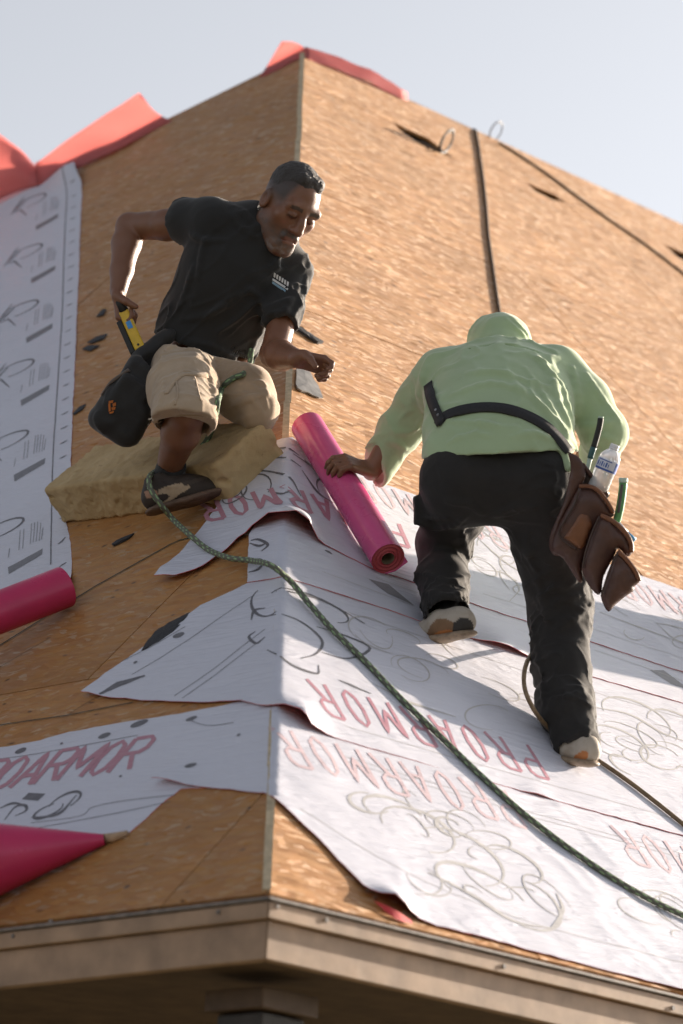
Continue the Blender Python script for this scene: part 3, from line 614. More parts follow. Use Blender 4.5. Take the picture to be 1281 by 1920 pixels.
# ------------------------------------------------------------------ rolls
def roll_thing(a, b, ra, rb, label, core=True, tail=None, seed=0, hole=0.36, film=None):
    """wound film: outer skin with a spiral step, end faces with core hole"""
    a, b = np.asarray(a, float), np.asarray(b, float); t = nrm(b - a); nz = NR if tail == 'R' else NL
    e1 = nrm(nz - t * (nz @ t)); e2 = np.cross(t, e1); L = np.linalg.norm(b - a)
    root = empty('underlayment_roll', (a + b) / 2, label, 'roll', 'pink rolls of underlayment')
    n, m = 40, 14; mb = MB(); vs = []
    for i in range(m + 1):
        f = i / m; c = a + t * L * f; r = ra + (rb - ra) * f
        for k in range(n):
            th = 2 * math.pi * k / n; rr = r * (1 + 0.025 * (k / n)) * (1 + 0.006 * math.sin(7 * f + 3 * th + seed))
            vs.append(c + rr * (math.cos(th + 2.4) * e1 + math.sin(th + 2.4) * e2))
    mb.add(vs, [(i * n + k, i * n + (k + 1) % n, (i + 1) * n + (k + 1) % n, (i + 1) * n + k) for i in range(m) for k in range(n)])
    body = mb.build('film', film or M_PINK, root, smooth=True)
    for (c, r, sg) in ((a, ra, -1), (b, rb, 1)):
        mb = MB(); vs = []; rings = [1.0, 0.92, 0.8, 0.68, 0.56, 0.46, hole]
        for j, fr in enumerate(rings): vs += [c - sg * t * (0.004 * (j % 2) + 0.001) + r * fr * (1 + (0.025 * (k / n) if j == 0 else 0)) * (math.cos(2 * math.pi * k / n + 2.4) * e1 + math.sin(2 * math.pi * k / n + 2.4) * e2) for k in range(n)]
        mb.add(vs, [(j * n + k, j * n + (k + 1) % n, (j + 1) * n + (k + 1) % n, (j + 1) * n + k) for j in range(len(rings) - 1) for k in range(n)])
        mb.build('roll_end', M_REND, root, smooth=False)
    mb = MB(); vs = []
    for c in (a + t * 0.003, b - t * 0.003): vs += [c + hole * min(ra, rb) * (math.cos(2 * math.pi * k / n) * e1 + math.sin(2 * math.pi * k / n) * e2) for k in range(n)]
    mb.add(vs, [(k, (k + 1) % n, n + (k + 1) % n, n + k) for k in range(n)]); mb.build('core_tube', M_CORE, root, smooth=True)
    return root, e1, e2, t
M_REND = mat_pink('roll end layers', (0.40, 0.06, 0.075), 0.6)
ra_ = 0.049
A_ = PR_(577, 800, ra_ + 0.02); B_ = PR_(728, 1048, ra_ + 0.02)
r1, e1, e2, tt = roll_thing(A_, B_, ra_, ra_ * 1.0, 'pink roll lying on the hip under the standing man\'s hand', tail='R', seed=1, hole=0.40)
ROLL_A, ROLL_B, ROLL_R = A_, B_, ra_
# loose tail of the film at the low side
mb = MB(); vs = []
low = nrm(np.array(RT) * 0.75 - UP * 0.75); low = nrm(low - tt * (low @ tt)); nn_ = NR
for i in range(9):
    f = i / 8; c = A_ + (B_ - A_) * f
    prof = [(0.049, 0.0), (0.050, 0.6), (0.052, 1.05), (0.062, 1.35)]
    for r_, an in prof: 
        d_ = nrm(-nrm(np.cross(tt, low)) * math.cos(an + 0.2) + low * math.sin(an + 0.2)); d_ = low * math.cos(0.9 - an) + nrm(np.cross(low, tt)) * math.sin(0.9 - an)
        vs.append(c + d_ * (r_ + 0.002))
mb.add(vs, [(i * 4 + k, i * 4 + k + 1, (i + 1) * 4 + k + 1, (i + 1) * 4 + k) for i in range(8) for k in range(3)])
o = mb.build('loose_tail', M_PINK, r1, smooth=True); m_ = o.modifiers.new('s', 'SOLIDIFY'); m_.thickness = 0.003
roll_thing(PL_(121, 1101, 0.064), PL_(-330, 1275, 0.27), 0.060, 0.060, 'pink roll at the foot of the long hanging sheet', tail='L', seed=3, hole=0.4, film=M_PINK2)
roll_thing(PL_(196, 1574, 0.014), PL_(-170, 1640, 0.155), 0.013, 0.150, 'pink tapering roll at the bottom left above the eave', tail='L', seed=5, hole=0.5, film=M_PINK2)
mb = MB(); mb.tube([PL_(185, 1574, 0.012), PL_(215, 1570, 0.010), PL_(240, 1562, 0.006)], [0.013, 0.012, 0.007], 12)
mb.build('paper_core_end', simple('tan paper', (0.42, 0.29, 0.19), 0.85, 50, 0.2, 0.1), None, True, label='tan paper core end poking from the bottom left pink roll', cat='paper core')

# ------------------------------------------------------------------ red flaps at the ridge
def flap(name, rows, label, thick=0.002):
    """rows: list of equally long point rows"""
    R_ = []
    for r in rows: R_.append(spline(r, 5))
    cols = list(zip(*R_)); G = [spline(c, 5) for c in cols]; m, n = len(G), len(G[0]); vs = [p for c in G for p in c]
    vs = [p + np.array([0.2, -0.8, 0.5]) * (0.012 * float(vnoise(p * 9)) + 0.010 * (1 - 2 * abs(float(vnoise(p * 5 + 3))))) for p in vs]
    fs = [(i * n + k, i * n + k + 1, (i + 1) * n + k + 1, (i + 1) * n + k) for i in range(m - 1) for k in range(n - 1)]
    o = mesh_obj(name, vs, fs, M_FLAP, None, True, label=label, cat='underlayment', group='red underlayment flaps along the ridge')
    md = o.modifiers.new('s', 'SOLIDIFY'); md.thickness = thick
    return o
t = NT('red translucent film'); c = t.coord('World'); g = t.noise(c, 6, 4)
tb = t.n('BsdfTranslucent'); tb.inputs[0].default_value = (0.95, 0.50, 0.47, 1); mx = t.n('MixShader'); mx.inputs[0].default_value = 0.6
t.done(t.mix(t.ramp(g, [(0.35, 0.0), (0.7, 0.6)]), (0.66, 0.23, 0.23), (0.56, 0.17, 0.18)), 0.45, t.bump(g, 0.3, 0.02))
t.t.links.new(t.b.outputs[0], mx.inputs[1]); t.t.links.new(tb.outputs[0], mx.inputs[2]); t.t.links.new(mx.outputs[0], t.out.inputs[0]); M_FLAP = t.m
def LE(x, y, dd=0.0): return V(x, y, (PL_(x, y) - CAM) @ FW + dd)
def EG(x, y, dd=0.0):
    """at the depth of the left roof edge under x"""
    e_ = 97 + (570 - x) * 0.4857; return V(x, y, (PL_(x, e_ + 4) - CAM) @ FW + dd)
def ER(x, y, dd=0.0):
    e_ = 97 + (x - 570) * 0.462; return V(x, y, (PR_(x, e_ + 4) - CAM) @ FW + dd)
flap('ridge_flap', [[EG(66, 306, .05), EG(130, 262, .10), EG(200, 214, .14), EG(256, 178, .16), EG(262, 182, .12)], [EG(66, 322, .0), EG(140, 290, .02), EG(220, 252, .03), EG(280, 216, .02), EG(292, 208, .02)], [LE(70, 350, -.03), LE(150, 314, -.03), LE(220, 283, -.03), LE(290, 242, -.03), LE(322, 226, -.02)]], 'red flap with a raised peak on the left roof edge')
flap('ridge_flap', [[EG(-120, 205, .10), EG(-40, 238, .12), EG(5, 258, .10), EG(42, 284, .08), EG(70, 316, .05)], [EG(-120, 290, -.04), EG(-40, 310, -.06), EG(0, 318, -.05), EG(35, 322, -.04), EG(70, 330, -.02)], [LE(-120, 440, -.05), LE(-40, 400, -.06), LE(0, 378, -.06), LE(45, 356, -.05), LE(74, 346, -.04)]], 'red curling sheet end at the far left roof edge')
flap('ridge_flap', [[EG(528, 79, .06), EG(545, 81, .06), EG(562, 87, .04), ER(582, 97, .02)], [EG(508, 112, .05), EG(530, 104, .04), EG(556, 100, .02), ER(578, 106, .0)], [LE(486, 146, -.02), LE(520, 130, -.02), LE(552, 114, -.02), LE(566, 107, -.02)]], 'small red flap folded over the roof peak')
flap('ridge_flap', [[ER(572, 90, .04), ER(625, 106, .04), ER(690, 134, .03), ER(765, 172, .01)], [ER(572, 98, .0), ER(625, 117, .0), ER(690, 147, .0), ER(765, 180, .0)], [PR_(574, 106, .01), PR_(625, 128, .008), PR_(690, 156, .006), PR_(765, 190, .006)]], 'thin red strip along the sunlit ridge beside the peak')

# ------------------------------------------------------------------ foam, scraps, ropes come next
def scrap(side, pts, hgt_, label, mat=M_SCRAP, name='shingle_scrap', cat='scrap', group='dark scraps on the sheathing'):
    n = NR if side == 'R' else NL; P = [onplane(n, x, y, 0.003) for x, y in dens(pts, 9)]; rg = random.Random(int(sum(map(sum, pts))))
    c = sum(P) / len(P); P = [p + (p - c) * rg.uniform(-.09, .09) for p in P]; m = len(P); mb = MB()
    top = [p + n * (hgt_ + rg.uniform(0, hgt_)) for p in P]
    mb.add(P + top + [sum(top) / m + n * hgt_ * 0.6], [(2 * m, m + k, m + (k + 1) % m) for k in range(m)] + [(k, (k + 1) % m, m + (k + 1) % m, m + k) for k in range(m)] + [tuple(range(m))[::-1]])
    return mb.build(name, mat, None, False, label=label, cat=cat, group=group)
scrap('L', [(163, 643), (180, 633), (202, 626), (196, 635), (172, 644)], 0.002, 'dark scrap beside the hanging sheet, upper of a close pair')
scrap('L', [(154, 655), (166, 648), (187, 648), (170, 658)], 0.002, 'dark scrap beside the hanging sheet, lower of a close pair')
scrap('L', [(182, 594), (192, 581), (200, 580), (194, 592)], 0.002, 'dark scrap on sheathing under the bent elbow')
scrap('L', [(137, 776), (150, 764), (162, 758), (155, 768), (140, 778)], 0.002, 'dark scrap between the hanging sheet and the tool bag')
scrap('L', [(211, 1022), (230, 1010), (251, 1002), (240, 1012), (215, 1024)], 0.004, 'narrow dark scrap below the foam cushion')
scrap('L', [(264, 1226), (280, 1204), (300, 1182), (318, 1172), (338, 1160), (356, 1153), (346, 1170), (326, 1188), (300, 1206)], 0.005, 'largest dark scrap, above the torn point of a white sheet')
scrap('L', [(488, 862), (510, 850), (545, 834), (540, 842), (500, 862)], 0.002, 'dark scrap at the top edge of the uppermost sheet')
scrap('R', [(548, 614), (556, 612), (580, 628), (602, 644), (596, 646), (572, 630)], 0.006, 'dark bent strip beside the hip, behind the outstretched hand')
scrap('R', [(556, 692), (580, 700), (588, 712), (602, 735), (606, 748), (585, 742), (556, 730)], 0.003, 'dull grey metal patch on the hip above the held roll', M_PATCH, 'flashing_patch', 'metal patch', None)
for k, (x, y) in enumerate([(300, 440), (330, 455), (470, 292), (462, 340), (380, 1182), (240, 1165), (70, 1245), (283, 1380), (60, 1130), (300, 560), (330, 600), (280, 596)]):
    pass
# ------------------------------------------------------------------ ropes
def rope_mesh(pts, rad, n=12, twist=55.0, lob=0.16):
    pts = [np.asarray(p, float) for p in pts]; m = len(pts); t0 = nrm(pts[1] - pts[0]); a = nrm(np.cross(t0, [0.3, 0.2, 0.9])); vs = []; cs = []; acc = 0
    for i, p in enumerate(pts):
        if i: acc += np.linalg.norm(p - pts[i - 1])
        t = nrm(pts[min(i + 1, m - 1)] - pts[max(i - 1, 0)]); a = nrm(a - t * (a @ t)); b = np.cross(t, a)
        for k in range(n):
            th = 2 * math.pi * k / n; w = math.sin(3 * th + acc * twist * 3) ; w2 = math.sin(3 * th - acc * twist * 3)
            r = rad * (1 + lob * 0.5 * (abs(w) + abs(w2)) - lob * 0.5)
            vs.append(p + r * (math.cos(th) * a + math.sin(th) * b)); cs.append(max(0, w) * (1 if w2 > 0 else 0.15))
    fs = np.array([(i * n + k, i * n + (k + 1) % n, (i + 1) * n + (k + 1) % n, (i + 1) * n + k) for i in range(m - 1) for k in range(n)], int)
    return np.array(vs), fs, np.array(cs)
def rope(name, pts, rad, mat, label, cat='rope', step=0.006, **kw):
    c = spline(pts, 12); L = [0]
    for i in range(1, len(c)): L.append(L[-1] + np.linalg.norm(c[i] - c[i - 1]))
    t = np.arange(0, L[-1], step); C_ = np.array(c); P = np.stack([np.interp(t, L, C_[:, k]) for k in range(3)], -1)
    v, f, cs = rope_mesh(P, rad)
    o = mesh_obj(name, v, f, mat, None, True, label=label, cat=cat, **kw)
    at = o.data.attributes.new('fleck', 'FLOAT', 'POINT'); at.data.foreach_set('value', cs.astype(np.float32))
    return o
def mat_rope(name, a, b, thr=0.5):
    t = NT(name); at = t.n('Attribute'); at.attribute_name = 'fleck'; c = t.coord('World'); g = t.noise(c, 300, 2)
    col = t.mix(t.ramp(at.outputs['Fac'], [(thr - 0.1, 0.0), (thr + 0.1, 1.0)]), a, b)
    return t.done(col, 0.8, t.bump(g, 0.4, 0.002))
M_ROPE = mat_rope('green braided rope', (0.115, 0.12, 0.095), (0.27, 0.40, 0.21), 0.30)
def RQ(x, y, h): return PR_(x, y, h)
def LQ(x, y, h): return PL_(x, y, h)
rope_pts = [V(292, 884, 11.86), V(280, 895, 11.72), V(283, 918, 11.68), V(300, 944, 11.67), V(325, 974, 11.70), LQ(355, 1002, 0.050), LQ(390, 1030, 0.022), LQ(430, 1046, 0.032), LQ(470, 1051, 0.034), RQ(508, 1060, 0.035), RQ(545, 1090, 0.026), RQ(580, 1132, 0.022), RQ(625, 1182, 0.02), RQ(685, 1240, 0.018), RQ(750, 1308, 0.018), RQ(830, 1385, 0.018), RQ(905, 1457, 0.018), RQ(985, 1528, 0.016), RQ(1080, 1600, 0.016), RQ(1180, 1665, 0.016), RQ(1281, 1716, 0.016), RQ(1420, 1775, 0.016)]
rope('safety_rope', rope_pts, 0.0080, M_ROPE, 'green flecked braided rope running from the shoe down across the sheets')
M_HOSE = simple('tan rubber hose', (0.20, 0.135, 0.075), 0.5, 60, 0.3, 0.1)
def hose(name, pts, rad, mat, label, cat, **kw):
    mb = MB(); mb.tube(spline(pts, 10), rad, 10); return mb.build(name, mat, None, True, label=label, cat=cat, **kw)
hose('air_hose', [RQ(1046, 1205, 0.03), RQ(1018, 1212, 0.07), RQ(996, 1228, 0.10), RQ(984, 1256, 0.11), RQ(984, 1290, 0.10), RQ(998, 1325, 0.075), RQ(1020, 1356, 0.04), RQ(1050, 1383, 0.018), RQ(1090, 1408, 0.016), RQ(1125, 1428, 0.016), RQ(1180, 1466, 0.016), RQ(1240, 1512, 0.016), RQ(1300, 1560, 0.016), RQ(1420, 1650, 0.016)], 0.0065, M_HOSE, 'tan hose looping behind the standing man\'s leg', 'hose')
M_DROPE = mat_rope('dark rope', (0.095, 0.065, 0.045), (0.20, 0.155, 0.12), 0.5)
dr = [RQ(x, y, 0.0065) for x, y in [(893, 249), (900, 290), (908, 350), (913, 400), (916, 440), (923, 490), (930, 540), (937, 585), (945, 640), (950, 700)]]
rope('hanging_rope', [V(889, 243, 17.3)] + dr, 0.0058, M_DROPE, 'dark rope hanging straight down from the ridge behind the hood')
for k, (x, y) in enumerate([(913, 405), (916, 425), (922, 470)]): pass
rope('thin_rope', [RQ(x, y, 0.005) for x, y in [(936, 268), (975, 292), (1020, 322), (1080, 366), (1140, 410), (1210, 458), (1281, 512), (1360, 575)]], 0.0048, M_DROPE, 'thin dark rope slanting down from the ridge towards the right edge')
M_WIRE = simple('grey wire', (0.10, 0.095, 0.09), 0.5, 60, 0.2, 0.0)
def wire(name, centre, rx, ry, tilt, n, dep, label, side_pts=()):
    mb = MB(); rg = random.Random(int(centre[0])); pts = []
    for i in range(n * 14 + 1):
        a = 2 * math.pi * i / 14 + 2.0; j = 1 + 0.12 * math.sin(i * 0.7); t_ = math.radians(tilt); px, py = rx * j * math.cos(a), ry * j * math.sin(a)
        pts.append(V(centre[0] + px * math.cos(t_) - py * math.sin(t_) , centre[1] + px * math.sin(t_) + py * math.cos(t_), dep - 0.01 * i / 14 + 0.05 * math.cos(a)))
    mb.tube(list(side_pts) + pts, 0.0032, 6); mb.build(name, M_WIRE, None, True, label=label, cat='wire')
wire('wire_loop', (838, 265), 9, 23, 25, 4, 16.55, 'tangled wire loop poking out of a slot near the ridge', [RQ(790, 265, 0.01), RQ(812, 276, 0.01), RQ(828, 284, 0.02)])
wire('wire_loop', (931, 245), 9, 20, 28, 1, 17.35, 'single pale wire loop standing on the ridge', [V(915, 262, 17.35)])
# ------------------------------------------------------------------ solid modelling: signed distance field -> surface net
class Field:
    def __init__(s, lo, hi, h):
        s.h = h; s.lo = np.asarray(lo, float); s.n = np.ceil((np.asarray(hi) - s.lo) / h).astype(int) + 1
        s.D = np.full(tuple(s.n), 0.5, np.float32)
    @classmethod
    def around(cls, pts, pad, h):
        P = np.array(pts); return cls(P.min(0) - pad, P.max(0) + pad, h)
    def win(s, lo, hi):
        a = np.clip(np.floor((np.asarray(lo) - s.lo) / s.h).astype(int), 0, s.n); b = np.clip(np.ceil((np.asarray(hi) - s.lo) / s.h).astype(int) + 1, 0, s.n)
        if (b <= a).any(): return None
        sl = tuple(slice(i, j) for i, j in zip(a, b))
        g = [(s.lo[k] + s.h * np.arange(a[k], b[k])).astype(np.float32) for k in range(3)]
        return sl, g[0][:, None, None], g[1][None, :, None], g[2][None, None, :]
    def put(s, sl, d, k, mode):
        a = s.D[sl]; d = d.astype(np.float32)
        if mode == 'add':
            if k > 0: hh = np.clip(0.5 + 0.5 * (d - a) / k, 0, 1); s.D[sl] = d + (a - d) * hh - k * hh * (1 - hh)
            else: s.D[sl] = np.minimum(a, d)
        else:
            d = -d
            if k > 0: hh = np.clip(0.5 - 0.5 * (d - a) / k, 0, 1); s.D[sl] = d + (a - d) * hh + k * hh * (1 - hh)
            else: s.D[sl] = np.maximum(a, d)
    def cone(s, a, b, ra, rb=None, k=0.02, flat=None, mode='add'):
        a, b = np.asarray(a, float), np.asarray(b, float); rb = ra if rb is None else rb; p = max(ra, rb) + k + 3 * s.h
        w = s.win(np.minimum(a, b) - p, np.maximum(a, b) + p)
        if w is None: return
        sl, X, Y, Z = w; ba = b - a; L2 = max(ba @ ba, 1e-9); x, y, z = X - a[0], Y - a[1], Z - a[2]
        t = np.clip((x * ba[0] + y * ba[1] + z * ba[2]) / L2, 0, 1); x, y, z = x - t * ba[0], y - t * ba[1], z - t * ba[2]
        r2 = x * x + y * y + z * z
        if flat is not None:
            (wx, wy, wz), f = flat; vw = x * wx + y * wy + z * wz; r2 = r2 + (1 / f ** 2 - 1) * vw * vw
            d = (np.sqrt(r2) - (ra + t * (rb - ra))) * (0.5 + 0.5 * f)
        else: d = np.sqrt(r2) - (ra + t * (rb - ra))
        s.put(sl, d, k, mode)
    def chain(s, pts, rads, k=0.02, flat=None, mode='add'):
        for i in range(len(pts) - 1): s.cone(pts[i], pts[i + 1], rads[i], rads[i + 1], k, flat, mode)
    def ell(s, c, r, ax=None, k=0.02, mode='add'):
        c = np.asarray(c, float); r = np.asarray(r, float); p = r.max() + k + 3 * s.h; w = s.win(c - p, c + p)
        if w is None: return
        sl, X, Y, Z = w; x, y, z = X - c[0], Y - c[1], Z - c[2]; ax = np.eye(3) if ax is None else ax
        u = [(x * ax[i][0] + y * ax[i][1] + z * ax[i][2]) for i in range(3)]
        k0 = np.sqrt(sum((u[i] / r[i]) ** 2 for i in range(3))); k1 = np.sqrt(sum((u[i] / r[i] ** 2) ** 2 for i in range(3))) + 1e-9
        s.put(sl, k0 * (k0 - 1) / k1, k, mode)
    def box(s, c, hx, ax, r=0.005, k=0.01, mode='add'):
        c = np.asarray(c, float); hx = np.asarray(hx, float); p = np.linalg.norm(hx) + k + 3 * s.h; w = s.win(c - p, c + p)
        if w is None: return
        sl, X, Y, Z = w; x, y, z = X - c[0], Y - c[1], Z - c[2]
        u = [np.abs(x * ax[i][0] + y * ax[i][1] + z * ax[i][2]) - (hx[i] - r) for i in range(3)]
        d = np.sqrt(sum(np.maximum(v, 0) ** 2 for v in u)) + np.minimum(np.maximum(np.maximum(u[0], u[1]), u[2]), 0) - r
        s.put(sl, d, k, mode)
    def cut(s, p, n, rad=None, k=0.0):
        """remove what lies on the n side of the plane, inside rad of p"""
        p = np.asarray(p, float); n = nrm(n); w = s.win(p - (rad or 9), p + (rad or 9))
        if w is None: return
        sl, X, Y, Z = w; d = (X - p[0]) * n[0] + (Y - p[1]) * n[1] + (Z - p[2]) * n[2]
        if rad: 
            rr = np.sqrt((X - p[0]) ** 2 + (Y - p[1]) ** 2 + (Z - p[2]) ** 2); d = np.minimum(d, rad - rr)
        s.D[sl] = np.maximum(s.D[sl], d.astype(np.float32))
    def noise(s, amp, scale, seed=0.0, o=2):
        m = np.abs(s.D) < amp * 1.6 + 1.8 * s.h; I = np.argwhere(m); P = s.lo + I * s.h
        s.D[m] += (amp * fbm(P * scale + seed, o)).astype(np.float32)
    def crease(s, amp, along, f1=4.0, f2=30.0, seed=0.0, sharp=2.0):
        """cloth creases: ridges running along an axis"""
        a = nrm(along); m = np.abs(s.D) < amp + 1.8 * s.h; I = np.argwhere(m); P = s.lo + I * s.h; t = P @ a; Q = P * f2 - np.outer(t, a) * (f2 - f1)
        Q = Q + 0.9 * np.stack([vnoise(P * 7 + seed + 3 * k) for k in range(3)], -1)
        n = vnoise(Q + seed); r = np.clip(1 - np.abs(n) * 2.4, 0, 1) ** sharp; g = np.clip(0.5 + vnoise(P * 5.5 + seed * 2), 0, 1)
        s.D[m] -= (amp * (r * g - 0.25)).astype(np.float32)
    def val(s, P):
        P = np.atleast_2d(P); u = (P - s.lo) / s.h; i = np.clip(np.floor(u).astype(int), 0, s.n - 2); f = np.clip(u - i, 0, 1); r = 0
        for dx in (0, 1):
            for dy in (0, 1):
                for dz in (0, 1):
                    w = (f[:, 0] if dx else 1 - f[:, 0]) * (f[:, 1] if dy else 1 - f[:, 1]) * (f[:, 2] if dz else 1 - f[:, 2])
                    r = r + w * s.D[i[:, 0] + dx, i[:, 1] + dy, i[:, 2] + dz]
        return r
    def hitpt(s, x, y, d0=10.6, d1=13.2):
        """first surface point along the line of sight through a pick"""
        ds = np.arange(d0, d1, s.h * 0.5); P = CAM + np.outer(ds, ray(x, y)); v = s.val(P)
        out = (P < s.lo).any(1) | (P > s.lo + s.h * (s.n - 1)).any(1); v = np.where(out, 1, v); w = np.where(v < 0)[0]
        return P[w[0]] if len(w) else None
    def grad(s, p):
        e = s.h; return nrm([float(s.val(p + np.eye(3)[k] * e)[0] - s.val(p - np.eye(3)[k] * e)[0]) for k in range(3)])
    def fold(s, pts, r=0.006, k=0.012, d=(10.6, 13.2), sink=0.4, mode='add'):
        """ridge (or crease) along picks on the present surface"""
        P = []
        for x, y in spline([np.array(p, float) for p in pts], 3):
            h = s.hitpt(x, y, *d)
            if h is not None: P.append(h + ray(x, y) * r * sink)
        n = len(P)
        for i in range(n - 1):
            if np.linalg.norm(P[i + 1] - P[i]) < 0.09:
                a = math.sin(math.pi * (i + 0.5) / n) ** 0.5; s.cone(P[i], P[i + 1], r * (0.35 + 0.65 * a), None, k, mode=mode)
    def mesh(s, sm=1):
        D = s.D; ins = D < 0; nx, ny, nz = D.shape
        c = np.zeros((nx - 1, ny - 1, nz - 1), np.int8); offs = [(i, j, k) for i in (0, 1) for j in (0, 1) for k in (0, 1)]
        for (i, j, k) in offs: c += ins[i:nx - 1 + i, j:ny - 1 + j, k:nz - 1 + k]
        act = np.argwhere((c > 0) & (c < 8)); idx = np.full(c.shape, -1, np.int32); idx[tuple(act.T)] = np.arange(len(act))
        v = {o: D[act[:, 0] + o[0], act[:, 1] + o[1], act[:, 2] + o[2]] for o in offs}; acc = np.zeros((len(act), 3)); cnt = np.zeros(len(act))
        for a in offs:
            for ax in range(3):
                if a[ax] == 0:
                    b = list(a); b[ax] = 1; b = tuple(b); va, vb = v[a], v[b]; m = (va < 0) != (vb < 0)
                    t = np.where(m, va / np.where(m, va - vb, 1), 0); p = np.tile(np.array(a, float), (len(act), 1)); p[:, ax] += t
                    acc += p * m[:, None]; cnt += m
        P = s.lo + s.h * (act + acc / cnt[:, None]); F = []
        for ax in range(3):
            u, w = [(1, 2), (2, 0), (0, 1)][ax]
            sl0 = [slice(None)] * 3; sl1 = [slice(None)] * 3; sl0[ax] = slice(0, -1); sl1[ax] = slice(1, None)
            a, b = ins[tuple(sl0)], ins[tuple(sl1)]
            for m, flip in ((a & ~b, False), (~a & b, True)):
                E = np.argwhere(m); E = E[(E[:, u] > 0) & (E[:, w] > 0) & (E[:, u] < s.n[u] - 1) & (E[:, w] < s.n[w] - 1)]
                if not len(E): continue
                qd = []
                for du, dw in ((1, 1), (0, 1), (0, 0), (1, 0)):
                    e = E.copy(); e[:, u] -= du; e[:, w] -= dw; qd.append(idx[e[:, 0], e[:, 1], e[:, 2]])
                qd = np.stack(qd, 1); F.append(qd[:, ::-1] if flip else qd)
        F = np.concatenate(F); F = F[(F >= 0).all(1)]
        for _ in range(sm):
            acc = np.zeros_like(P); cn = np.zeros(len(P))
            for k in range(4):
                np.add.at(acc, F[:, k], P[F[:, (k + 1) % 4]]); np.add.at(acc, F[:, k], P[F[:, (k + 3) % 4]]); np.add.at(cn, F[:, k], 2)
            P = 0.5 * P + 0.5 * acc / np.maximum(cn, 1)[:, None]
        return P, F
    def obj(s, name, mat, parent=None, sm=1, **kw):
        P, F = s.mesh(sm); return mesh_obj(name, P, F, mat, parent, True, **kw)
def paint(o, fn, name='tone'):
    n = len(o.data.vertices); P = np.zeros(n * 3, np.float32); o.data.vertices.foreach_get('co', P); P = P.reshape(-1, 3)
    c = np.ones((n, 4), np.float32); c[:, :3] = fn(P); at = o.data.attributes.new(name, 'FLOAT_COLOR', 'POINT'); at.data.foreach_set('color', c.ravel())
def ribbon(F, picks, w, th, name, mat, parent=None, d=(10.6, 13.2), off=0.003, **kw):
    """strap laid on a modelled surface along picks"""
    P, N = [], []
    for x, y in spline([np.array(p, float) for p in picks], 6):
        h = F.hitpt(x, y, *d)
        if h is not None: P.append(h); N.append(F.grad(h))
    P = np.array(P); N = np.array(N)
    for _ in range(4): P[1:-1] = (P[:-2] + 2 * P[1:-1] + P[2:]) / 4; N[1:-1] = (N[:-2] + 2 * N[1:-1] + N[2:]) / 4
    vs = []
    for i in range(len(P)):
        t = nrm(P[min(i + 1, len(P) - 1)] - P[max(i - 1, 0)]); n = nrm(N[i] - t * (N[i] @ t)); b = np.cross(n, t); c = P[i] + n * off
        ww = w if not hasattr(w, '__len__') else w[0] + (w[1] - w[0]) * i / (len(P) - 1)
        vs += [c - b * ww, c - b * ww * 0.95 + n * th, c + b * ww * 0.95 + n * th, c + b * ww, c]
    fs = [(i * 5 + k, i * 5 + (k + 1) % 5, (i + 1) * 5 + (k + 1) % 5, (i + 1) * 5 + k) for i in range(len(P) - 1) for k in range(5)] + [(4, 3, 2, 1, 0), tuple(len(vs) - 5 + k for k in range(5))]
    return mesh_obj(name, vs, fs, mat, parent, True, **kw)
def hand(F, wrist, dirv, palm, side, sc=1.0, curl=(0.6, 0.7, 0.5), spread=0.02, thumb=(0.7, 0.3), rw=0.024, fan=None):
    """palm + five fingers; dirv wrist->knuckles, palm = direction the palm faces, side = towards the thumb"""
    d = nrm(dirv); n = nrm(np.asarray(palm) - d * (np.asarray(palm) @ d)); w = nrm(np.asarray(side) - d * (np.asarray(side) @ d) - n * (np.asarray(side) @ n)); wrist = np.asarray(wrist, float)
    L = 0.088 * sc
    for o in (-0.026, -0.009, 0.009, 0.026): F.cone(wrist + d * 0.012 + w * o * 0.75, wrist + d * L + w * o * sc * 1.1, 0.0135 * sc, 0.0115 * sc, 0.010)
    tips = []
    for i, (o, ln) in enumerate(((0.030, 0.072), (0.010, 0.080), (-0.010, 0.075), (-0.029, 0.058))):
        p = wrist + d * L + w * o * sc; a = 0.0; r = 0.0098 * sc
        for j, (fr, cu) in enumerate(zip((0.46, 0.30, 0.24), curl)):
            a += cu * (1 + 0.08 * i) * (1.0 if fan is None else fan[i]); dv = nrm(d * math.cos(a) + n * math.sin(a) + w * spread * (1.5 - i)); p2 = p + dv * ln * sc * fr; F.cone(p, p2, r, r * 0.90, 0.004); p = p2; r *= 0.90
        tips.append(p)
    p = wrist + d * 0.022 + w * 0.024 * sc; dv = nrm(w * thumb[0] + d * 0.6 + n * thumb[1]); F.cone(p, p + dv * 0.045 * sc, 0.0155 * sc, 0.0115 * sc, 0.01); p = p + dv * 0.045 * sc
    dv = nrm(w * thumb[0] * 0.3 + d * 0.75 + n * (thumb[1] + 0.25)); F.cone(p, p + dv * 0.034 * sc, 0.0112 * sc, 0.009 * sc, 0.005)
    return tips
B_ = -FW
def toscreen(P):
    d = P - CAM; z = d @ FW; return np.stack([PW / 2 + FOC * (d @ RT) / z, PH / 2 - FOC * (d @ UP) / z], -1)
def mat_tone(name, rough=0.7, ns=300, bump=0.25):
    t = NT(name); at = t.n('Attribute'); at.attribute_name = 'tone'; c = t.coord('World'); f = t.noise(c, ns, 2); g = t.noise(c, 40, 4)
    return t.done(t.mix(t.ramp(g, [(0.4, 0.0), (0.7, 0.4)]), at.outputs['Color'], t.mix(1.0, at.outputs['Color'], (0.6, 0.55, 0.5), 'MULTIPLY')), rough, t.bump(f, bump, 0.0012))
def paint_polys(o, base, polys):
    def fn(P):
        s_ = toscreen(P.astype(float)); c = np.tile(np.array(base, float), (len(P), 1))
        for poly, col in polys: c[inpoly(s_, [tuple(p) for p in spline([np.array(v, float) for v in poly] + [np.array(poly[0], float)], 4)[:-1]])] = col
        return c
    paint(o, fn)
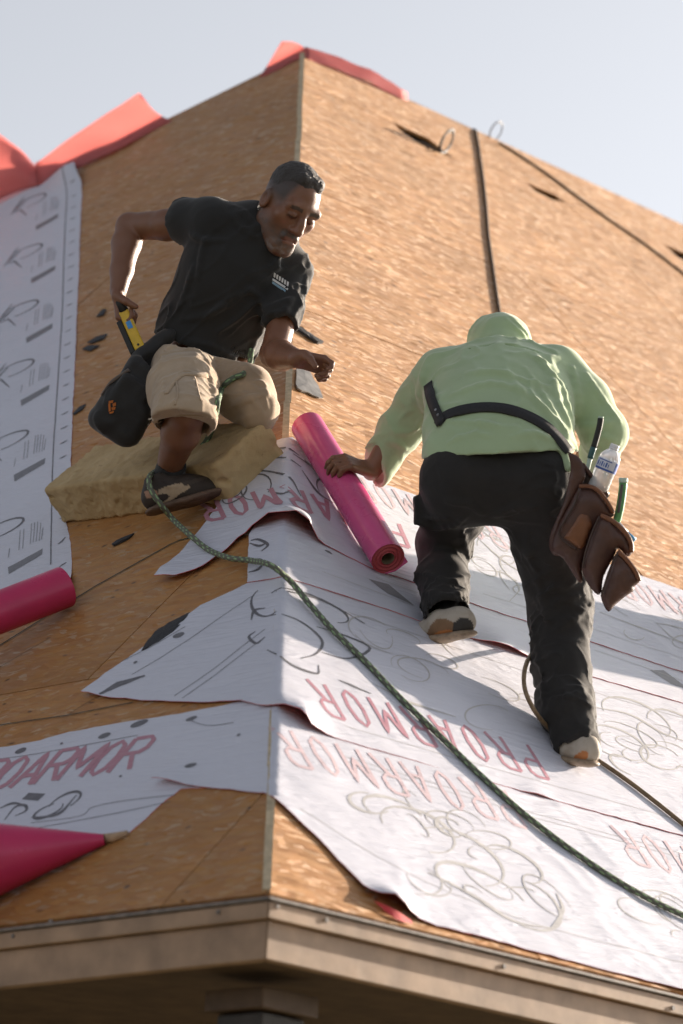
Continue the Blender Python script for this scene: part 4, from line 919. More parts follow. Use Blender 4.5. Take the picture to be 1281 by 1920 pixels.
def mat_cloth(name, col, nscale=500, var=0.12, rough=0.9, big=6.0, stain=None, sheen=0.2, bump=0.25):
    t = NT(name); c = t.coord('World'); f = t.noise(c, nscale, 2); g = t.noise(c, big, 4); m = t.noise(c, 45, 3)
    cl = t.mix(t.ramp(g, [(0.3, 0.0), (0.7, 1.0)]), tuple(x * (1 - var) for x in col), tuple(min(1, x * (1 + var)) for x in col))
    if stain: cl = t.mix(t.ramp(t.noise(c, 14, 5, 0.7), [(0.58, 0.0), (0.75, 0.7)]), cl, stain)
    return t.done(cl, rough, t.bump(m, 0.12, 0.004, t.bump(f, bump, 0.0012)), Sheen_Weight=sheen)
def mat_skin(name):
    t = NT(name); at = t.n('Attribute'); at.attribute_name = 'tone'; c = t.coord('World'); g = t.noise(c, 35, 4); f = t.noise(c, 600, 2)
    cl = t.mix(t.ramp(g, [(0.3, 0.35), (0.7, 0.0)]), at.outputs['Color'], t.mix(1.0, at.outputs['Color'], (0.72, 0.62, 0.58), 'MULTIPLY'))
    m = t.done(cl, t.ramp(g, [(0.3, 0.36), (0.7, 0.56)]), t.bump(g, 0.10, 0.006, t.bump(f, 0.35, 0.0012)), Subsurface_Weight=0.08, Subsurface_Scale=0.01); return m
M_SKIN = mat_skin('brown skin')
SKIN = np.array([0.200, 0.090, 0.050])
# ------------------------------------------------------------------ foam cushion
fp = lambda x, y, h: PL_(x, y, h)
F = Field.around([fp(70, 930, 0), fp(540, 700, 0), fp(300, 800, 0.2), fp(150, 980, 0.1), fp(420, 960, 0.0), fp(190, 760, 0)], 0.12, 0.005)
a0, a1 = us('L', fp(125, 965, 0)), us('L', fp(505, 790, 0))
def lp(u, s, h): return CR + DL * u + UL * s + NL * h
A0 = np.array(us('L', fp(118, 984, 0))); A1 = np.array(us('L', fp(425, 944, 0))); A2 = np.array(us('L', fp(518, 858, 0)))
def slab(P, Q, depth, hh, r=0.02, tilt=0.0):
    d = Q - P; L = np.linalg.norm(d); d = d / L; p = np.array([-d[1], d[0]]); p = p if p[1] > 0 else -p
    c = (P + Q) / 2 + p * depth / 2; ax = [DL * d[0] + UL * d[1], DL * p[0] + UL * p[1], NL]
    F.box(lp(c[0], c[1], hh / 2 + 0.002), [L / 2, depth / 2, hh / 2], ax, r, 0.012)
slab(A0, A1 + (A1 - A0) * 0.05, 0.25, 0.128, 0.010)
slab(A1 - (A1 - A0) * 0.06, A2, 0.26, 0.125, 0.010)
# torn notch and chips
F.ell(fp(470, 850, 0.15), (0.07, 0.07, 0.045), None, 0.006, 'sub'); F.ell(fp(505, 760, 0.16), (0.05, 0.09, 0.04), None, 0.008, 'sub')
for (x, y, r) in ((135, 945, .010), (172, 942, .007), (420, 905, .028), (95, 930, .015), (520, 740, .02), (250, 880, .006), (390, 880, .008)):
    h = F.hitpt(x, y)
    if h is not None: F.ell(h, (r, r * .7, r * 0.5), None, 0.004, 'sub')
F.noise(0.0040, 45, 3.0, 3); F.noise(0.004, 7, 1.0, 2)
t = NT('yellow foam rubber'); c = t.coord('World'); f = t.noise(c, 180, 4, 0.7); g = t.noise(c, 9, 5, 0.6); sp = t.voro(c, 38)
cl = t.mix(t.ramp(g, [(0.35, 0.0), (0.7, 1.0)]), (0.52, 0.385, 0.21), (0.41, 0.29, 0.145)); cl = t.mix(t.ramp(t.noise(c, 30, 5, 0.7), [(0.62, 0.0), (0.72, 0.55)]), cl, (0.17, 0.11, 0.055))
M_FOAM = t.done(cl, 0.95, t.bump(f, 0.6, 0.006))
FOAM = F
F.obj('foam_cushion', M_FOAM, None, 0, label='torn yellow foam cushion under the kneeling man', cat='foam cushion')

# ------------------------------------------------------------------ kneeling man
K = empty('person', PL_(330, 960), 'kneeling person in black t-shirt and khaki shorts reaching back with a yellow tool', 'person')
J = dict(pelvis=V(372, 690, 12.14), waist=V(398, 628, 12.13), chest=V(452, 500, 12.08), neck=V(500, 432, 12.06), shR=V(385, 420, 12.02), shL=V(548, 520, 12.10),
         elR=V(243, 424, 12.20), wrR=V(222, 545, 12.06), elL=V(514, 664, 11.92), wrL=V(556, 672, 11.70), hipR=V(348, 690, 12.08), hipL=V(430, 690, 12.14),
         knR=V(352, 772, 11.60), anR=V(316, 880, 11.80), knL=V(486, 768, 11.93), anL=V(440, 740, 12.30))
# head frame
rl, yw, pt = math.radians(20), math.radians(36), math.radians(20)
X0 = RT * math.cos(rl) - UP * math.sin(rl); U0 = UP * math.cos(rl) + RT * math.sin(rl)
F0 = B_ * math.cos(yw) + X0 * math.sin(yw); HX = X0 * math.cos(yw) - B_ * math.sin(yw)
HF = F0 * math.cos(pt) - U0 * math.sin(pt); HU = U0 * math.cos(pt) + F0 * math.sin(pt); HC = V(543, 386, 12.0); HAX = [HX, HF, HU]
def hp(x, y, z): return HC + HX * x + HF * y + HU * z
F = Field.around(list(J.values()) + [hp(0, 0, .2), hp(.1, 0, 0), V(600, 690, 11.6), V(410, 900, 11.9), V(270, 970, 11.9)], 0.11, 0.0042)
flatT = (tuple(nrm(B_ * 0.9 + RT * 0.3)), 0.72)
F.chain([J['pelvis'], J['waist'], J['chest'], J['chest'] * 0.55 + J['neck'] * 0.45], [0.095, 0.10, 0.13, 0.09], 0.05, flatT)
F.cone(J['shR'] * .9 + J['shL'] * .1, J['shL'], 0.046, 0.05, 0.04); F.cone(J['neck'], hp(0, -.015, -.05), 0.062, 0.054, 0.03)
F.chain([J['shR'], J['elR'] * .5 + J['shR'] * .5, J['elR']], [0.043, 0.046, 0.040], 0.015)
d_ = J['wrR'] - J['elR']; F.chain([J['elR'], J['elR'] + d_ * .28, J['elR'] + d_ * .7, J['wrR']], [0.039, 0.044, 0.034, 0.026], 0.015)
F.chain([J['shL'], J['elL']], [0.044, 0.041], 0.015)
d_ = J['wrL'] - J['elL']; F.chain([J['elL'], J['elL'] + d_ * .3, J['wrL']], [0.041, 0.045, 0.028], 0.015)
F.chain([J['hipR'], J['knR']], [0.07, 0.050], 0.03); d_ = J['anR'] - J['knR']; F.chain([J['knR'], J['knR'] + d_ * .35, J['anR']], [0.050, 0.055, 0.036], 0.02)
F.chain([J['hipL'], V(478, 762, 12.0), J['anL']], [0.07, 0.042, 0.035], 0.02)
# hands
tR = V(236, 590, 12.03) - J['wrR']
hand(F, J['wrR'], V(228, 596, 12.045) - J['wrR'], RT * 0.85 + B_ * 0.25 - UP * 0.2, B_ * 0.9 - RT * .1, 1.0, (1.0, 1.35, 0.9), 0.0, (0.35, 0.75))
hand(F, J['wrL'], V(604, 684, 11.69) - J['wrL'], -UP * 0.55 + B_ * 0.55 - RT * 0.3, UP * 0.8 + B_ * 0.3, 0.95, (0.75, 1.15, 0.8), 0.10, (0.35, 0.65), fan=(0.75, 0.95, 1.1, 1.2))
# head
F.ell(hp(0, -.012, .028), (.076, .098, .093), HAX, .02); F.ell(hp(0, .022, -.042), (.061, .072, .082), HAX, .03)
for sx in (-1, 1): F.cone(hp(.050 * sx, .0, -.068), hp(.018 * sx, .066, -.107), .026, .024, .03); F.cone(hp(.05 * sx, .058, -.018), hp(.044 * sx, .045, -.04), .022, .018, .02)
F.cone(hp(-.012, .074, -.108), hp(.012, .074, -.108), .022, .022, .02)
F.cone(hp(-.046, .074, .026), hp(.046, .074, .026), .017, .017, .018)
for sx in (-1, 1): F.ell(hp(.033 * sx, .098, .003), (.021, .017, .012), HAX, .010, 'sub')
F.chain([hp(0, .090, .012), hp(0, .103, -.012), hp(0, .112, -.034)], [.0105, .0115, .0145], .012)
for sx in (-1, 1): F.ell(hp(.015 * sx, .098, -.038), (.0105, .012, .010), HAX, .007)
for sx in (-1, 1): F.ell(hp(.033 * sx, .0835, .002), (.0165, .013, .0115), HAX, .004); F.cone(hp(.020 * sx, .094, -.0035), hp(.046 * sx, .085, -.0045), .0026, .0022, .002, mode='sub')
F.cone(hp(-.020, .087, -.066), hp(.020, .087, -.066), .011, .011, .01); F.cone(hp(-.017, .089, -.082), hp(.017, .089, -.082), .0105, .0105, .009); F.chain([hp(-.027, .090, -.0790), hp(-.010, .098, -.0730), hp(.010, .098, -.0730), hp(.027, .090, -.0790)], [.0034] * 4, .002, mode='sub')
for sx in (-1, 1):
    c = hp(.080 * sx, -.012, -.008); F.ell(c, (.010, .022, .034), HAX, .006); F.ell(c + HX * sx * .008 + HF * .003, (.007, .012, .020), HAX, .003, 'sub')
body = F.obj('body', M_SKIN, K, 1)
BODYK = F
def tone(P):
    d = P - HC; x, y, z = d @ HX, d @ HF, d @ HU; c = np.tile(SKIN, (len(P), 1)); r = np.sqrt(x * x + y * y + z * z); hd = (r < .175) & (y > -.09)
    def mixc(m, col): c[:] = c * (1 - m[:, None]) + np.array(col) * m[:, None]
    sm = lambda v, a, b: np.clip((v - a) / (b - a), 0, 1)
    nz = 0.5 + 0.5 * vnoise(P * 160); n2 = 0.5 + 0.5 * vnoise(P * 60 + 5)
    mixc(hd * 0.25 * sm(-np.abs(z + .03), -.05, 0) * sm(y, .03, .08), (0.26, 0.11, 0.06))
    jaw = hd * sm(-z, .030, .062) * sm(y, -.05, .0) * (1 - sm(np.abs(x), .075, .09)) * (r < .17)
    under = sm(-z, .115, .135); lipz = np.abs(z + .0735); lips = (lipz < .011) & (np.abs(x) < .024) & (y > .07)
    mixc(np.clip(jaw * (0.30 + 0.5 * nz) * (1 - lips) * (1 - under), 0, 1), (0.060, 0.048, 0.044))
    mixc(np.clip(jaw * sm(-z, .085, .11) * sm(n2 * .6 + nz * .4, .48, .72) * .65 * (1 - lips) * (1 - under), 0, 1), (0.30, 0.28, 0.27))
    mous = hd * (np.abs(z + .056) < .010) * (np.abs(x) < .034) * (y > .06); mixc(mous * (0.45 + 0.45 * nz), (0.045, 0.035, 0.032))
    gob = hd * (np.abs(np.abs(x) - .028) < .007) * (z < -.056) * (z > -.10) * (y > .06); mixc(gob * .5, (0.06, 0.045, 0.04))
    mixc(lips * 0.6, (0.20, 0.075, 0.055))
    br = hd * (np.abs(z - .024 - .10 * (.03 - np.abs(np.abs(x) - .034))) < .0062) * (np.abs(np.abs(x) - .034) < .021) * (y > .05); mixc(br * .85, (0.025, 0.018, 0.015))
    ey = hd * (np.abs(z + .0035) < .0032) * (np.abs(np.abs(x) - .033) < .0135) * (y > .06); mixc(ey * .9, (0.02, 0.014, 0.012))
    mixc(hd * (np.abs(z + .0005) < .011) * (np.abs(np.abs(x) - .033) < .017) * (y > .05) * 0.35, (0.11, 0.05, 0.03))
    # stubble of shaved hair on the sides of the head
    hl = (r < .175) * sm(z, -.012, .034) * sm(-(y - .052 + .3 * np.maximum(.05 - np.abs(x), 0)), -.008, .010); mixc(np.clip(hl * .88, 0, 1), (0.030, 0.026, 0.025))
    return c
paint(body, tone)
# hair
Fh = Field.around([hp(0, 0, .02)], 0.16, 0.0034)
Fh.ell(hp(0, -.022, .048), (.0738, .0915, .0825), HAX, .0); Fh.cone(hp(-.028, .040, .105), hp(.028, .040, .105), .014, .014, .03)
Fh.cut(hp(0, -.02, .016), -HU * 0.90 + HF * .44); Fh.noise(0.0022, 60, 7.0, 1); Fh.noise(0.0018, 190, 2.0, 2)
t = NT('short black hair'); c = t.coord('World'); f = t.noise(c, 420, 3, 0.7); M_HAIR = t.done(t.mix(f, (0.016, 0.013, 0.012), (0.075, 0.064, 0.058)), 0.55, t.bump(f, 0.9, 0.004))
Fh.obj('hair', M_HAIR, K, 0)
# t-shirt
M_TEE = mat_cloth('black cotton', (0.0125, 0.0128, 0.0138), 500, 0.2, 0.85, 7.0, sheen=0.15)
F = Field.around([V(330, 360, 11.9), V(590, 700, 12.3), V(290, 640, 11.9), V(330, 440, 12.3), V(560, 620, 11.8)], 0.09, 0.0045)
ta, tb_, tc, td = V(372, 650, 12.12), V(402, 600, 12.12), V(455, 492, 12.07), V(482, 450, 12.06)
F.chain([V(380, 664, 12.12), tb_, V(436, 530, 12.08), tc, td], [0.155, 0.148, 0.158, 0.160, 0.105], 0.05, flatT)
F.cone(V(392, 410, 12.03), V(545, 505, 12.09), 0.064, 0.062, 0.05)
F.cone(V(470, 426, 12.05), V(500, 440, 12.05), 0.07, 0.066, 0.04)
F.chain([V(400, 418, 12.03), V(350, 415, 12.08), V(334, 416, 12.11)], [0.068, 0.062, 0.060], 0.035)
F.chain([V(540, 520, 12.09), V(534, 575, 12.01), V(526, 612, 11.96)], [0.062, 0.053, 0.052], 0.03)
F.cut(V(332, 412, 12.10), nrm(J['elR'] - J['shR']), 0.12); F.cut(V(524, 606, 11.97), nrm(J['elL'] - J['shL']), 0.11)
F.chain([V(312, 416, 12.13), V(280, 420, 12.17)], [0.050, 0.055], 0.004, mode='sub'); F.chain([V(523, 615, 11.96), V(516, 650, 11.92)], [0.044, 0.048], 0.004, mode='sub')
F.cut(V(392, 668, 12.05), nrm(V(330, 760, 12.1) - V(392, 620, 12.1)), 0.3)
F.chain([V(385, 672, 12.12), V(400, 640, 12.12)], [0.140, 0.135], 0.004, flatT, mode='sub')
F.cone(J['neck'] + UP * 0.012 + RT * .01, hp(0, -.01, -.03), 0.066, 0.075, 0.006, mode='sub')
for pts, r in (([(440, 388), (448, 420), (470, 440)], .006), ([(452, 392), (470, 412), (500, 440)], .005), ([(545, 600), (520, 590), (490, 610), (468, 660)], .010), ([(560, 540), (535, 580), (500, 600)], .008), ([(548, 560), (520, 572), (480, 585)], .007), ([(510, 478), (516, 492), (506, 508)], .005), ([(524, 474), (520, 492), (518, 506)], .004),
               ([(395, 440), (380, 470), (372, 520)], .007), ([(360, 440), (385, 452), (420, 450)], .007), ([(410, 620), (440, 600), (470, 570)], .006), ([(390, 600), (430, 560), (480, 540)], .006), ([(345, 600), (390, 590), (420, 570)], .006), ([(330, 590), (350, 540), (362, 500)], .005), ([(462, 540), (490, 560), (505, 590)], .007), ([(575, 520), (565, 560), (552, 590)], .006), ([(355, 640), (400, 650), (440, 672)], .005)):
    F.fold(pts, r, 0.014)
F.crease(0.007, UP * .55 + RT * .8, 4, 26, 3.0); F.noise(0.0022, 14, 4.0, 1)
F.obj('t_shirt', M_TEE, K, 1)
TEE = F
# chest print: two rows of small white letters over a pale blue bar
M_PRINT = simple('white shirt print', (0.62, 0.62, 0.62), 0.7, 60, 0.1, 0.0); M_PBLUE = simple('pale blue shirt print', (0.20, 0.32, 0.42), 0.7, 60, 0.1, 0.0)
def print_quad(Fd, P4, mat, name, parent, off=0.002, n=3):
    vs = []
    for j in range(n + 1):
        for i in range(n + 1):
            a, b = i / n, j / n; x = (P4[0][0] * (1 - a) + P4[1][0] * a) * (1 - b) + (P4[3][0] * (1 - a) + P4[2][0] * a) * b; y = (P4[0][1] * (1 - a) + P4[1][1] * a) * (1 - b) + (P4[3][1] * (1 - a) + P4[2][1] * a) * b
            h = Fd.hitpt(x, y); 
            if h is None: return None
            vs.append(h - ray(x, y) * off)
    return mesh_obj(name, vs, [(j * (n + 1) + i, j * (n + 1) + i + 1, (j + 1) * (n + 1) + i + 1, (j + 1) * (n + 1) + i) for j in range(n) for i in range(n)], mat, parent)
for k in range(6):
    x, y = 513.5 + 4.9 * k, 511 + 3.2 * k; print_quad(TEE, [(x + .6, y), (x + 3.9, y + 2.0), (x + 2.6, y + 10), (x - .6, y + 8.0)], M_PRINT, 'chest_lettering', K, n=1)
print_quad(TEE, [(511.5, 521.5), (540.5, 540), (539.5, 544), (510.8, 525.5)], M_PRINT, 'chest_lettering', K); print_quad(TEE, [(511, 527), (536, 543.5), (535, 548), (510.5, 531.5)], M_PBLUE, 'chest_lettering', K)
# shorts
M_KHAKI = mat_cloth('khaki cotton', (0.40, 0.30, 0.205), 420, 0.14, 0.92, 9.0, (0.26, 0.19, 0.13))
F = Field.around([V(275, 630, 11.6), V(520, 830, 12.3), V(300, 830, 11.5)], 0.10, 0.0048)
F.cone(V(352, 690, 12.10), V(425, 690, 12.13), 0.115, 0.11, 0.04)
F.chain([V(345, 690, 12.05), V(343, 730, 11.82), V(346, 790, 11.58)], [0.105, 0.098, 0.094], 0.04)
F.chain([V(425, 700, 12.10), V(458, 738, 11.98), V(484, 768, 11.90)], [0.098, 0.085, 0.066], 0.04)
F.ell(V(487, 785, 11.88), (0.045, 0.05, 0.055), None, 0.02)
hdir = nrm(V(348, 800, 11.55) - V(344, 735, 11.80)); F.cut(V(346, 802, 11.62), nrm(hdir * 0.45 - UP * 0.85 - RT * .12), 0.17)
F.chain([V(344, 785, 11.66), V(347, 850, 11.56)], [0.074, 0.090], 0.004, mode='sub')
F.cut(V(390, 664, 12.05), nrm(V(420, 540, 12.1) - V(392, 660, 12.1)), 0.3)
# cargo pocket and flap, folds
for pts, r, k in (([(318, 728), (328, 712), (342, 700), (356, 700)], .008, .006), ([(356, 700), (372, 703), (386, 702)], .007, .006), ([(310, 740), (316, 728), (322, 718)], .006, .006), ([(362, 705), (368, 730), (374, 748)], .004, .006), ([(326, 725), (330, 748), (322, 760)], .005, .008), ([(392, 700), (400, 735), (402, 768)], .008, .012), ([(420, 680), (414, 700), (424, 720)], .007, .01), ([(448, 690), (425, 715), (412, 740)], .007, .012), ([(470, 722), (490, 735), (500, 765)], .006, .01), ([(455, 740), (475, 750), (492, 775)], .005, .012), ([(440, 755), (465, 748), (490, 742)], .006, .012), ([(478, 715), (492, 722), (500, 740)], .009, .01), ([(300, 770), (340, 765), (395, 775)], .003, .006), ([(345, 655), (375, 665), (395, 685)], .006, .012), ([(300, 690), (310, 660), (330, 648)], .006, .012), ([(296, 775), (305, 740), (308, 710)], .005, .012)):
    F.fold(pts, r, k)
F.crease(0.006, RT * .9 + UP * .2, 6, 28, 8.0); F.noise(0.003, 20, 9.0, 2)
SHORT = F
F.obj('shorts', M_KHAKI, K, 1)
ribbon(SHORT, [(312, 740), (320, 726), (330, 712), (344, 703), (362, 704), (388, 705)], 0.007, 0.004, 'pocket_flap', M_KHAKI, K, off=0.001); ribbon(SHORT, [(365, 708), (370, 730), (376, 752)], 0.0022, 0.003, 'pocket_seam', M_KHAKI, K, off=0.001); ribbon(SHORT, [(330, 716), (334, 738), (328, 760)], 0.0022, 0.003, 'pocket_seam', M_KHAKI, K, off=0.001); ribbon(SHORT, [(296, 792), (320, 782), (350, 778), (380, 780), (398, 784)], 0.0018, 0.002, 'hem_seam', M_KHAKI, K, off=0.0005)
# sock and shoe
M_SOCK = mat_cloth('black sock', (0.012, 0.012, 0.013)); M_SHOEB = mat_cloth('dark brown shoe suede', (0.035, 0.025, 0.020), 300, 0.3, 0.75); M_SHOET = mat_cloth('tan shoe panel', (0.42, 0.32, 0.22), 300, 0.15, 0.7); M_SOLE = simple('brown rubber sole', (0.12, 0.075, 0.052), 0.75, 40, 0.25, 0.3)
F = Field.around([V(300, 850, 11.7), V(345, 915, 11.85)], 0.07, 0.004); F.chain([V(323, 872, 11.775), V(317, 888, 11.80), V(315, 912, 11.80)], [0.043, 0.042, 0.045], 0.01); F.cut(V(322, 868, 11.77), J['knR'] - J['anR'], 0.09); F.noise(.0015, 50); F.obj('sock', M_SOCK, K, 1)
hl, to = V(297, 950, 11.76), V(396, 920, 11.78); fd = nrm(to - hl); su = nrm(UP * 0.92 - B_ * 0.18 - RT * .05); su = nrm(su - fd * (su @ fd)); ss = np.cross(fd, su); axs = [fd, ss, su]
F = Field.around([hl, to, hl + su * .1], 0.09, 0.0038)
F.chain([hl + su * .03, hl + fd * .06 + su * .035, hl + fd * .11 + su * .018, to + su * .010], [.040, .041, .040, .034], .03); F.cone(hl + fd * .008 + su * .03, hl + fd * .02 + su * .075, .040, .038, .02)
F.cut(hl + fd * .05 - su * .008, -su, 0.25); F.cone(hl + fd * .02 + su * .05, hl + fd * .02 + su * .14, .031, .033, .003, mode='sub'); F.fold([(318, 912), (340, 900), (360, 895)], .005, .006); F.fold([(300, 905), (312, 912), (330, 912)], .005, .006)
shoe = F.obj('shoe', mat_tone('dark brown shoe suede'), K, 1); SHOEF = F
paint_polys(shoe, (0.035, 0.025, 0.020), [([(298, 918), (318, 910), (344, 906), (356, 914), (338, 926), (318, 940), (300, 944)], (0.42, 0.32, 0.22)), ([(270, 922), (290, 918), (296, 928), (276, 934)], (0.36, 0.20, 0.13)), ([(282, 934), (304, 926), (318, 930), (300, 944)], (0.03, 0.02, 0.018)), ([(340, 905), (365, 898), (390, 892), (385, 899), (350, 910)], (0.06, 0.045, 0.035))])
F = Field.around([hl, to], 0.09, 0.0038); F.chain([hl - su * .008, hl + fd * .06 - su * .010, hl + fd * .11 - su * .012, to + fd * .012 - su * .010], [.045, .044, .048, .042], .015, (tuple(su), 0.30)); F.fold([(290, 965), (340, 948), (400, 925)], .003, .003, mode='sub'); F.noise(.002, 60); F.obj('shoe_sole', M_SOLE, shoe, 1)
# the other leg's shoe is tucked behind; rope over the lap
lap = []
for (x, y) in [(468, 676), (466, 690), (455, 702), (440, 708), (425, 718), (415, 732), (409, 750), (406, 768)]:
    h = SHORT.hitpt(x, y); lap.append((h if h is not None else V(x, y, 12.0)) - ray(x, y) * 0.009)
lap += [V(402, 790, 11.9), V(385, 830, 11.95), V(335, 880, 11.92), V(292, 886, 11.86)]
lap[0] = V(472, 655, 12.05); lap[1] = V(467, 688, 12.02)
rope('harness_rope', lap, 0.0085, mat_rope('sage green rope', (0.10, 0.13, 0.09), (0.24, 0.40, 0.20), 0.35), 'sage green rope end lying across the kneeling man\'s lap')
# tool bag on his hip
M_BAG = mat_cloth('black nylon', (0.013, 0.013, 0.014), 600, 0.3, 0.7, 12.0)
bag = empty('tool_bag', V(240, 830, 11.95), 'black nylon tool bag with orange mark on the kneeling man\'s hip', 'tool bag')
F = Field.around([V(180, 640, 11.8), V(310, 840, 12.1)], 0.11, 0.0048)
ctr = V(243, 748, 11.95); bu = nrm(UP * 0.80 + RT * 0.52); bs = nrm(RT * 0.80 - UP * 0.52); bn = np.cross(bs, bu); bn = bn if bn @ B_ > 0 else -bn
F.box(ctr, [0.066, 0.125, 0.055], [bs, bu, bn], 0.03, 0.01); F.box(ctr + bs * .012 - bu * 0.05 + bn * .01, [0.080, 0.075, 0.06], [bs, bu, bn], 0.035, 0.03); F.box(ctr + bn * .05 - bu * .02, [0.055, 0.085, 0.022], [bs, bu, bn], 0.015, 0.006)
F.cone(V(268, 668, 11.98), V(318, 628, 12.02), .028, .022, .02); F.fold([(190, 775), (210, 720), (250, 680)], .006, .004); F.fold([(262, 690), (285, 676), (300, 690), (298, 740)], .005, .004); F.fold([(185, 770), (180, 785), (195, 810)], .008, .005); F.noise(.004, 22, 2.0); F.cone(ctr + bu * 0.13 + bn * .01, ctr + bu * .05 + bn * .01, .035, .03, .006, mode='sub')
F.obj('bag_body', M_BAG, bag, 1); BAGF = F
M_BAND = mat_cloth('brown webbing', (0.085, 0.060, 0.045), 400, 0.2, 0.8)
ribbon(F, [(192, 742), (205, 722), (222, 708), (242, 695)], 0.006, 0.002, 'webbing_band', M_BAND, bag)
M_ORG = simple('orange emblem', (0.50, 0.14, 0.02), 0.7, 60, 0.2, 0.0)
for P4 in ([(204, 752), (213, 750), (212, 755), (204, 757)], [(203, 757), (207, 756), (208, 770), (204, 772)], [(211, 757), (217, 754), (218, 760), (212, 763)], [(209, 764), (217, 763), (216, 768), (210, 770)], [(205, 773), (214, 770), (213, 774), (206, 776)]): print_quad(F, P4, M_ORG, 'orange_mark', bag, 0.003, 1)
ribbon(F, [(292, 640), (305, 632), (322, 626)], 0.016, 0.003, 'waist_belt', M_BAG, bag) if False else None
# hammer tacker: yellow body with dark grip
tk = empty('hammer_tacker', V(262, 655, 11.98), 'yellow hammer tacker held in the kneeling man\'s hand above the tool bag', 'stapler')
ta0, tb0 = V(232, 584, 12.02), V(264, 656, 11.985); td0 = nrm(tb0 - ta0); ts0 = nrm(np.cross(td0, B_)); tn0 = np.cross(ts0, td0)
M_YEL = simple('yellow enamel', (0.62, 0.40, 0.02), 0.42, 60, 0.12, 0.05); M_BLK = simple('black rubber grip', (0.014, 0.014, 0.014), 0.6, 60, 0.2, 0.1); M_STEEL = simple('worn steel', (0.35, 0.35, 0.36), 0.35, 60, 0.2, 0.05, Metallic=0.8)
L0 = np.linalg.norm(tb0 - ta0); mb = MB(); mb.box((ta0 + tb0) / 2, td0 * L0 / 2, ts0 * 0.0160, tn0 * 0.013); mb.build('yellow_body', M_YEL, tk, bevel=0.005)
mb = MB(); mb.box(ta0 + td0 * L0 * .52 - ts0 * 0.022 * (1 if ts0 @ RT < 0 else -1) * -1 * -1, td0 * L0 * .46, ts0 * 0.009, tn0 * 0.011); 
sg = -1 if ts0 @ RT > 0 else 1
mb = MB(); mb.box(ta0 + td0 * L0 * .60 + ts0 * sg * 0.0250, td0 * L0 * .42, ts0 * 0.0085, tn0 * 0.0105); mb.build('lower_arm', M_BLK, tk, bevel=0.004)
mb = MB(); mb.tube([ta0 - td0 * 0.05, ta0 - td0 * .03, ta0 + td0 * .004], [0.014, 0.016, 0.016], 14); mb.build('grip', M_BLK, tk, True)
mb = MB(); mb.box(tb0 + td0 * .008, td0 * .007, ts0 * .018, tn0 * .010); mb.build('striking_head', M_STEEL, tk, bevel=0.002)
mb = MB(); mb.box(ta0 + td0 * L0 * .38 + tn0 * .0138, td0 * .012, ts0 * .0075, tn0 * .0008); mb.build('blue_sticker', simple('blue sticker', (0.03, 0.25, 0.62), 0.4, 60, 0.1, 0.0), tk)
mb = MB(); P0 = tb0 - td0 * .014 + tn0 * .012; mb.tube([P0, P0 + tn0 * .003], .0035, 10); mb.build('rivet', M_BLK, tk)
# ------------------------------------------------------------------ standing man
W_ = empty('person', PR_(960, 1330), 'standing person in pale green hooded sweatshirt and black trousers bending over the roll', 'person')
an_ = nrm(UP * 0.80 + B_ * 0.60); flatB = (tuple(an_), 0.62)
rm = ROLL_A + (ROLL_B - ROLL_A) * 0.44; rt_ = nrm(ROLL_B - ROLL_A); out_ = nrm(NR - rt_ * (NR @ rt_)); acr = nrm(np.cross(rt_, out_)); acr = acr if acr @ RT < 0 else -acr
G = dict(pelvis=V(936, 885, 11.38), waist=V(931, 842, 11.41), mid=V(938, 765, 11.57), chest=V(942, 706, 11.72), neck=V(940, 655, 11.86), shL=V(822, 696, 11.74), shR=V(1050, 694, 11.74),
         elL=V(752, 792, 11.80), wrL=rm + out_ * (ROLL_R + 0.022) - acr * 0.060, elR=V(1138, 812, 11.62), wrR=V(1108, 862, 11.90), hipL=V(868, 900, 11.38), hipR=V(996, 905, 11.38), knL=V(832, 1020, 11.66), anL=V(840, 1160, 11.29), knR=V(1045, 1150, 11.44), anR=V(1080, 1398, 11.13))
F = Field.around(list(G.values()) + [V(938, 590, 12.1), V(600, 920, 12.0)], 0.12, 0.0050)
F.chain([G['pelvis'], G['mid'], G['chest']], [0.105, 0.13, 0.14], 0.05, flatB); F.cone(G['shL'], G['shR'], .06, .06, .04); F.cone(G['neck'], V(938, 650, 11.97), .055, .055, .03); F.ell(V(938, 652, 12.0), (.066, .08, .075), None, .02)
F.chain([G['shL'], G['elL'], G['wrL']], [.05, .04, .027], .02); F.chain([G['shR'], G['elR'], G['wrR']], [.05, .04, .027], .02)
F.chain([G['hipL'], G['knL'], G['anL']], [.07, .05, .033], .02); F.chain([G['hipR'], G['knR'], G['anR']], [.07, .05, .033], .02)
hand(F, G['wrL'], acr - out_ * 0.05, -out_, -rt_, 1.0, (0.55, 0.75, 0.55), 0.04, (0.5, 0.55)); hand(F, G['wrR'], FW + UP * .2, -UP, -RT, 1.0)
body = F.obj('body', M_SKIN, W_, 1); paint(body, lambda P: np.where((np.minimum(np.linalg.norm(P - G['anL'], axis=1), np.linalg.norm(P - G['anR'], axis=1)) < .16)[:, None], np.array([.02, .02, .02]), np.tile(SKIN * 1.05, (len(P), 1))))
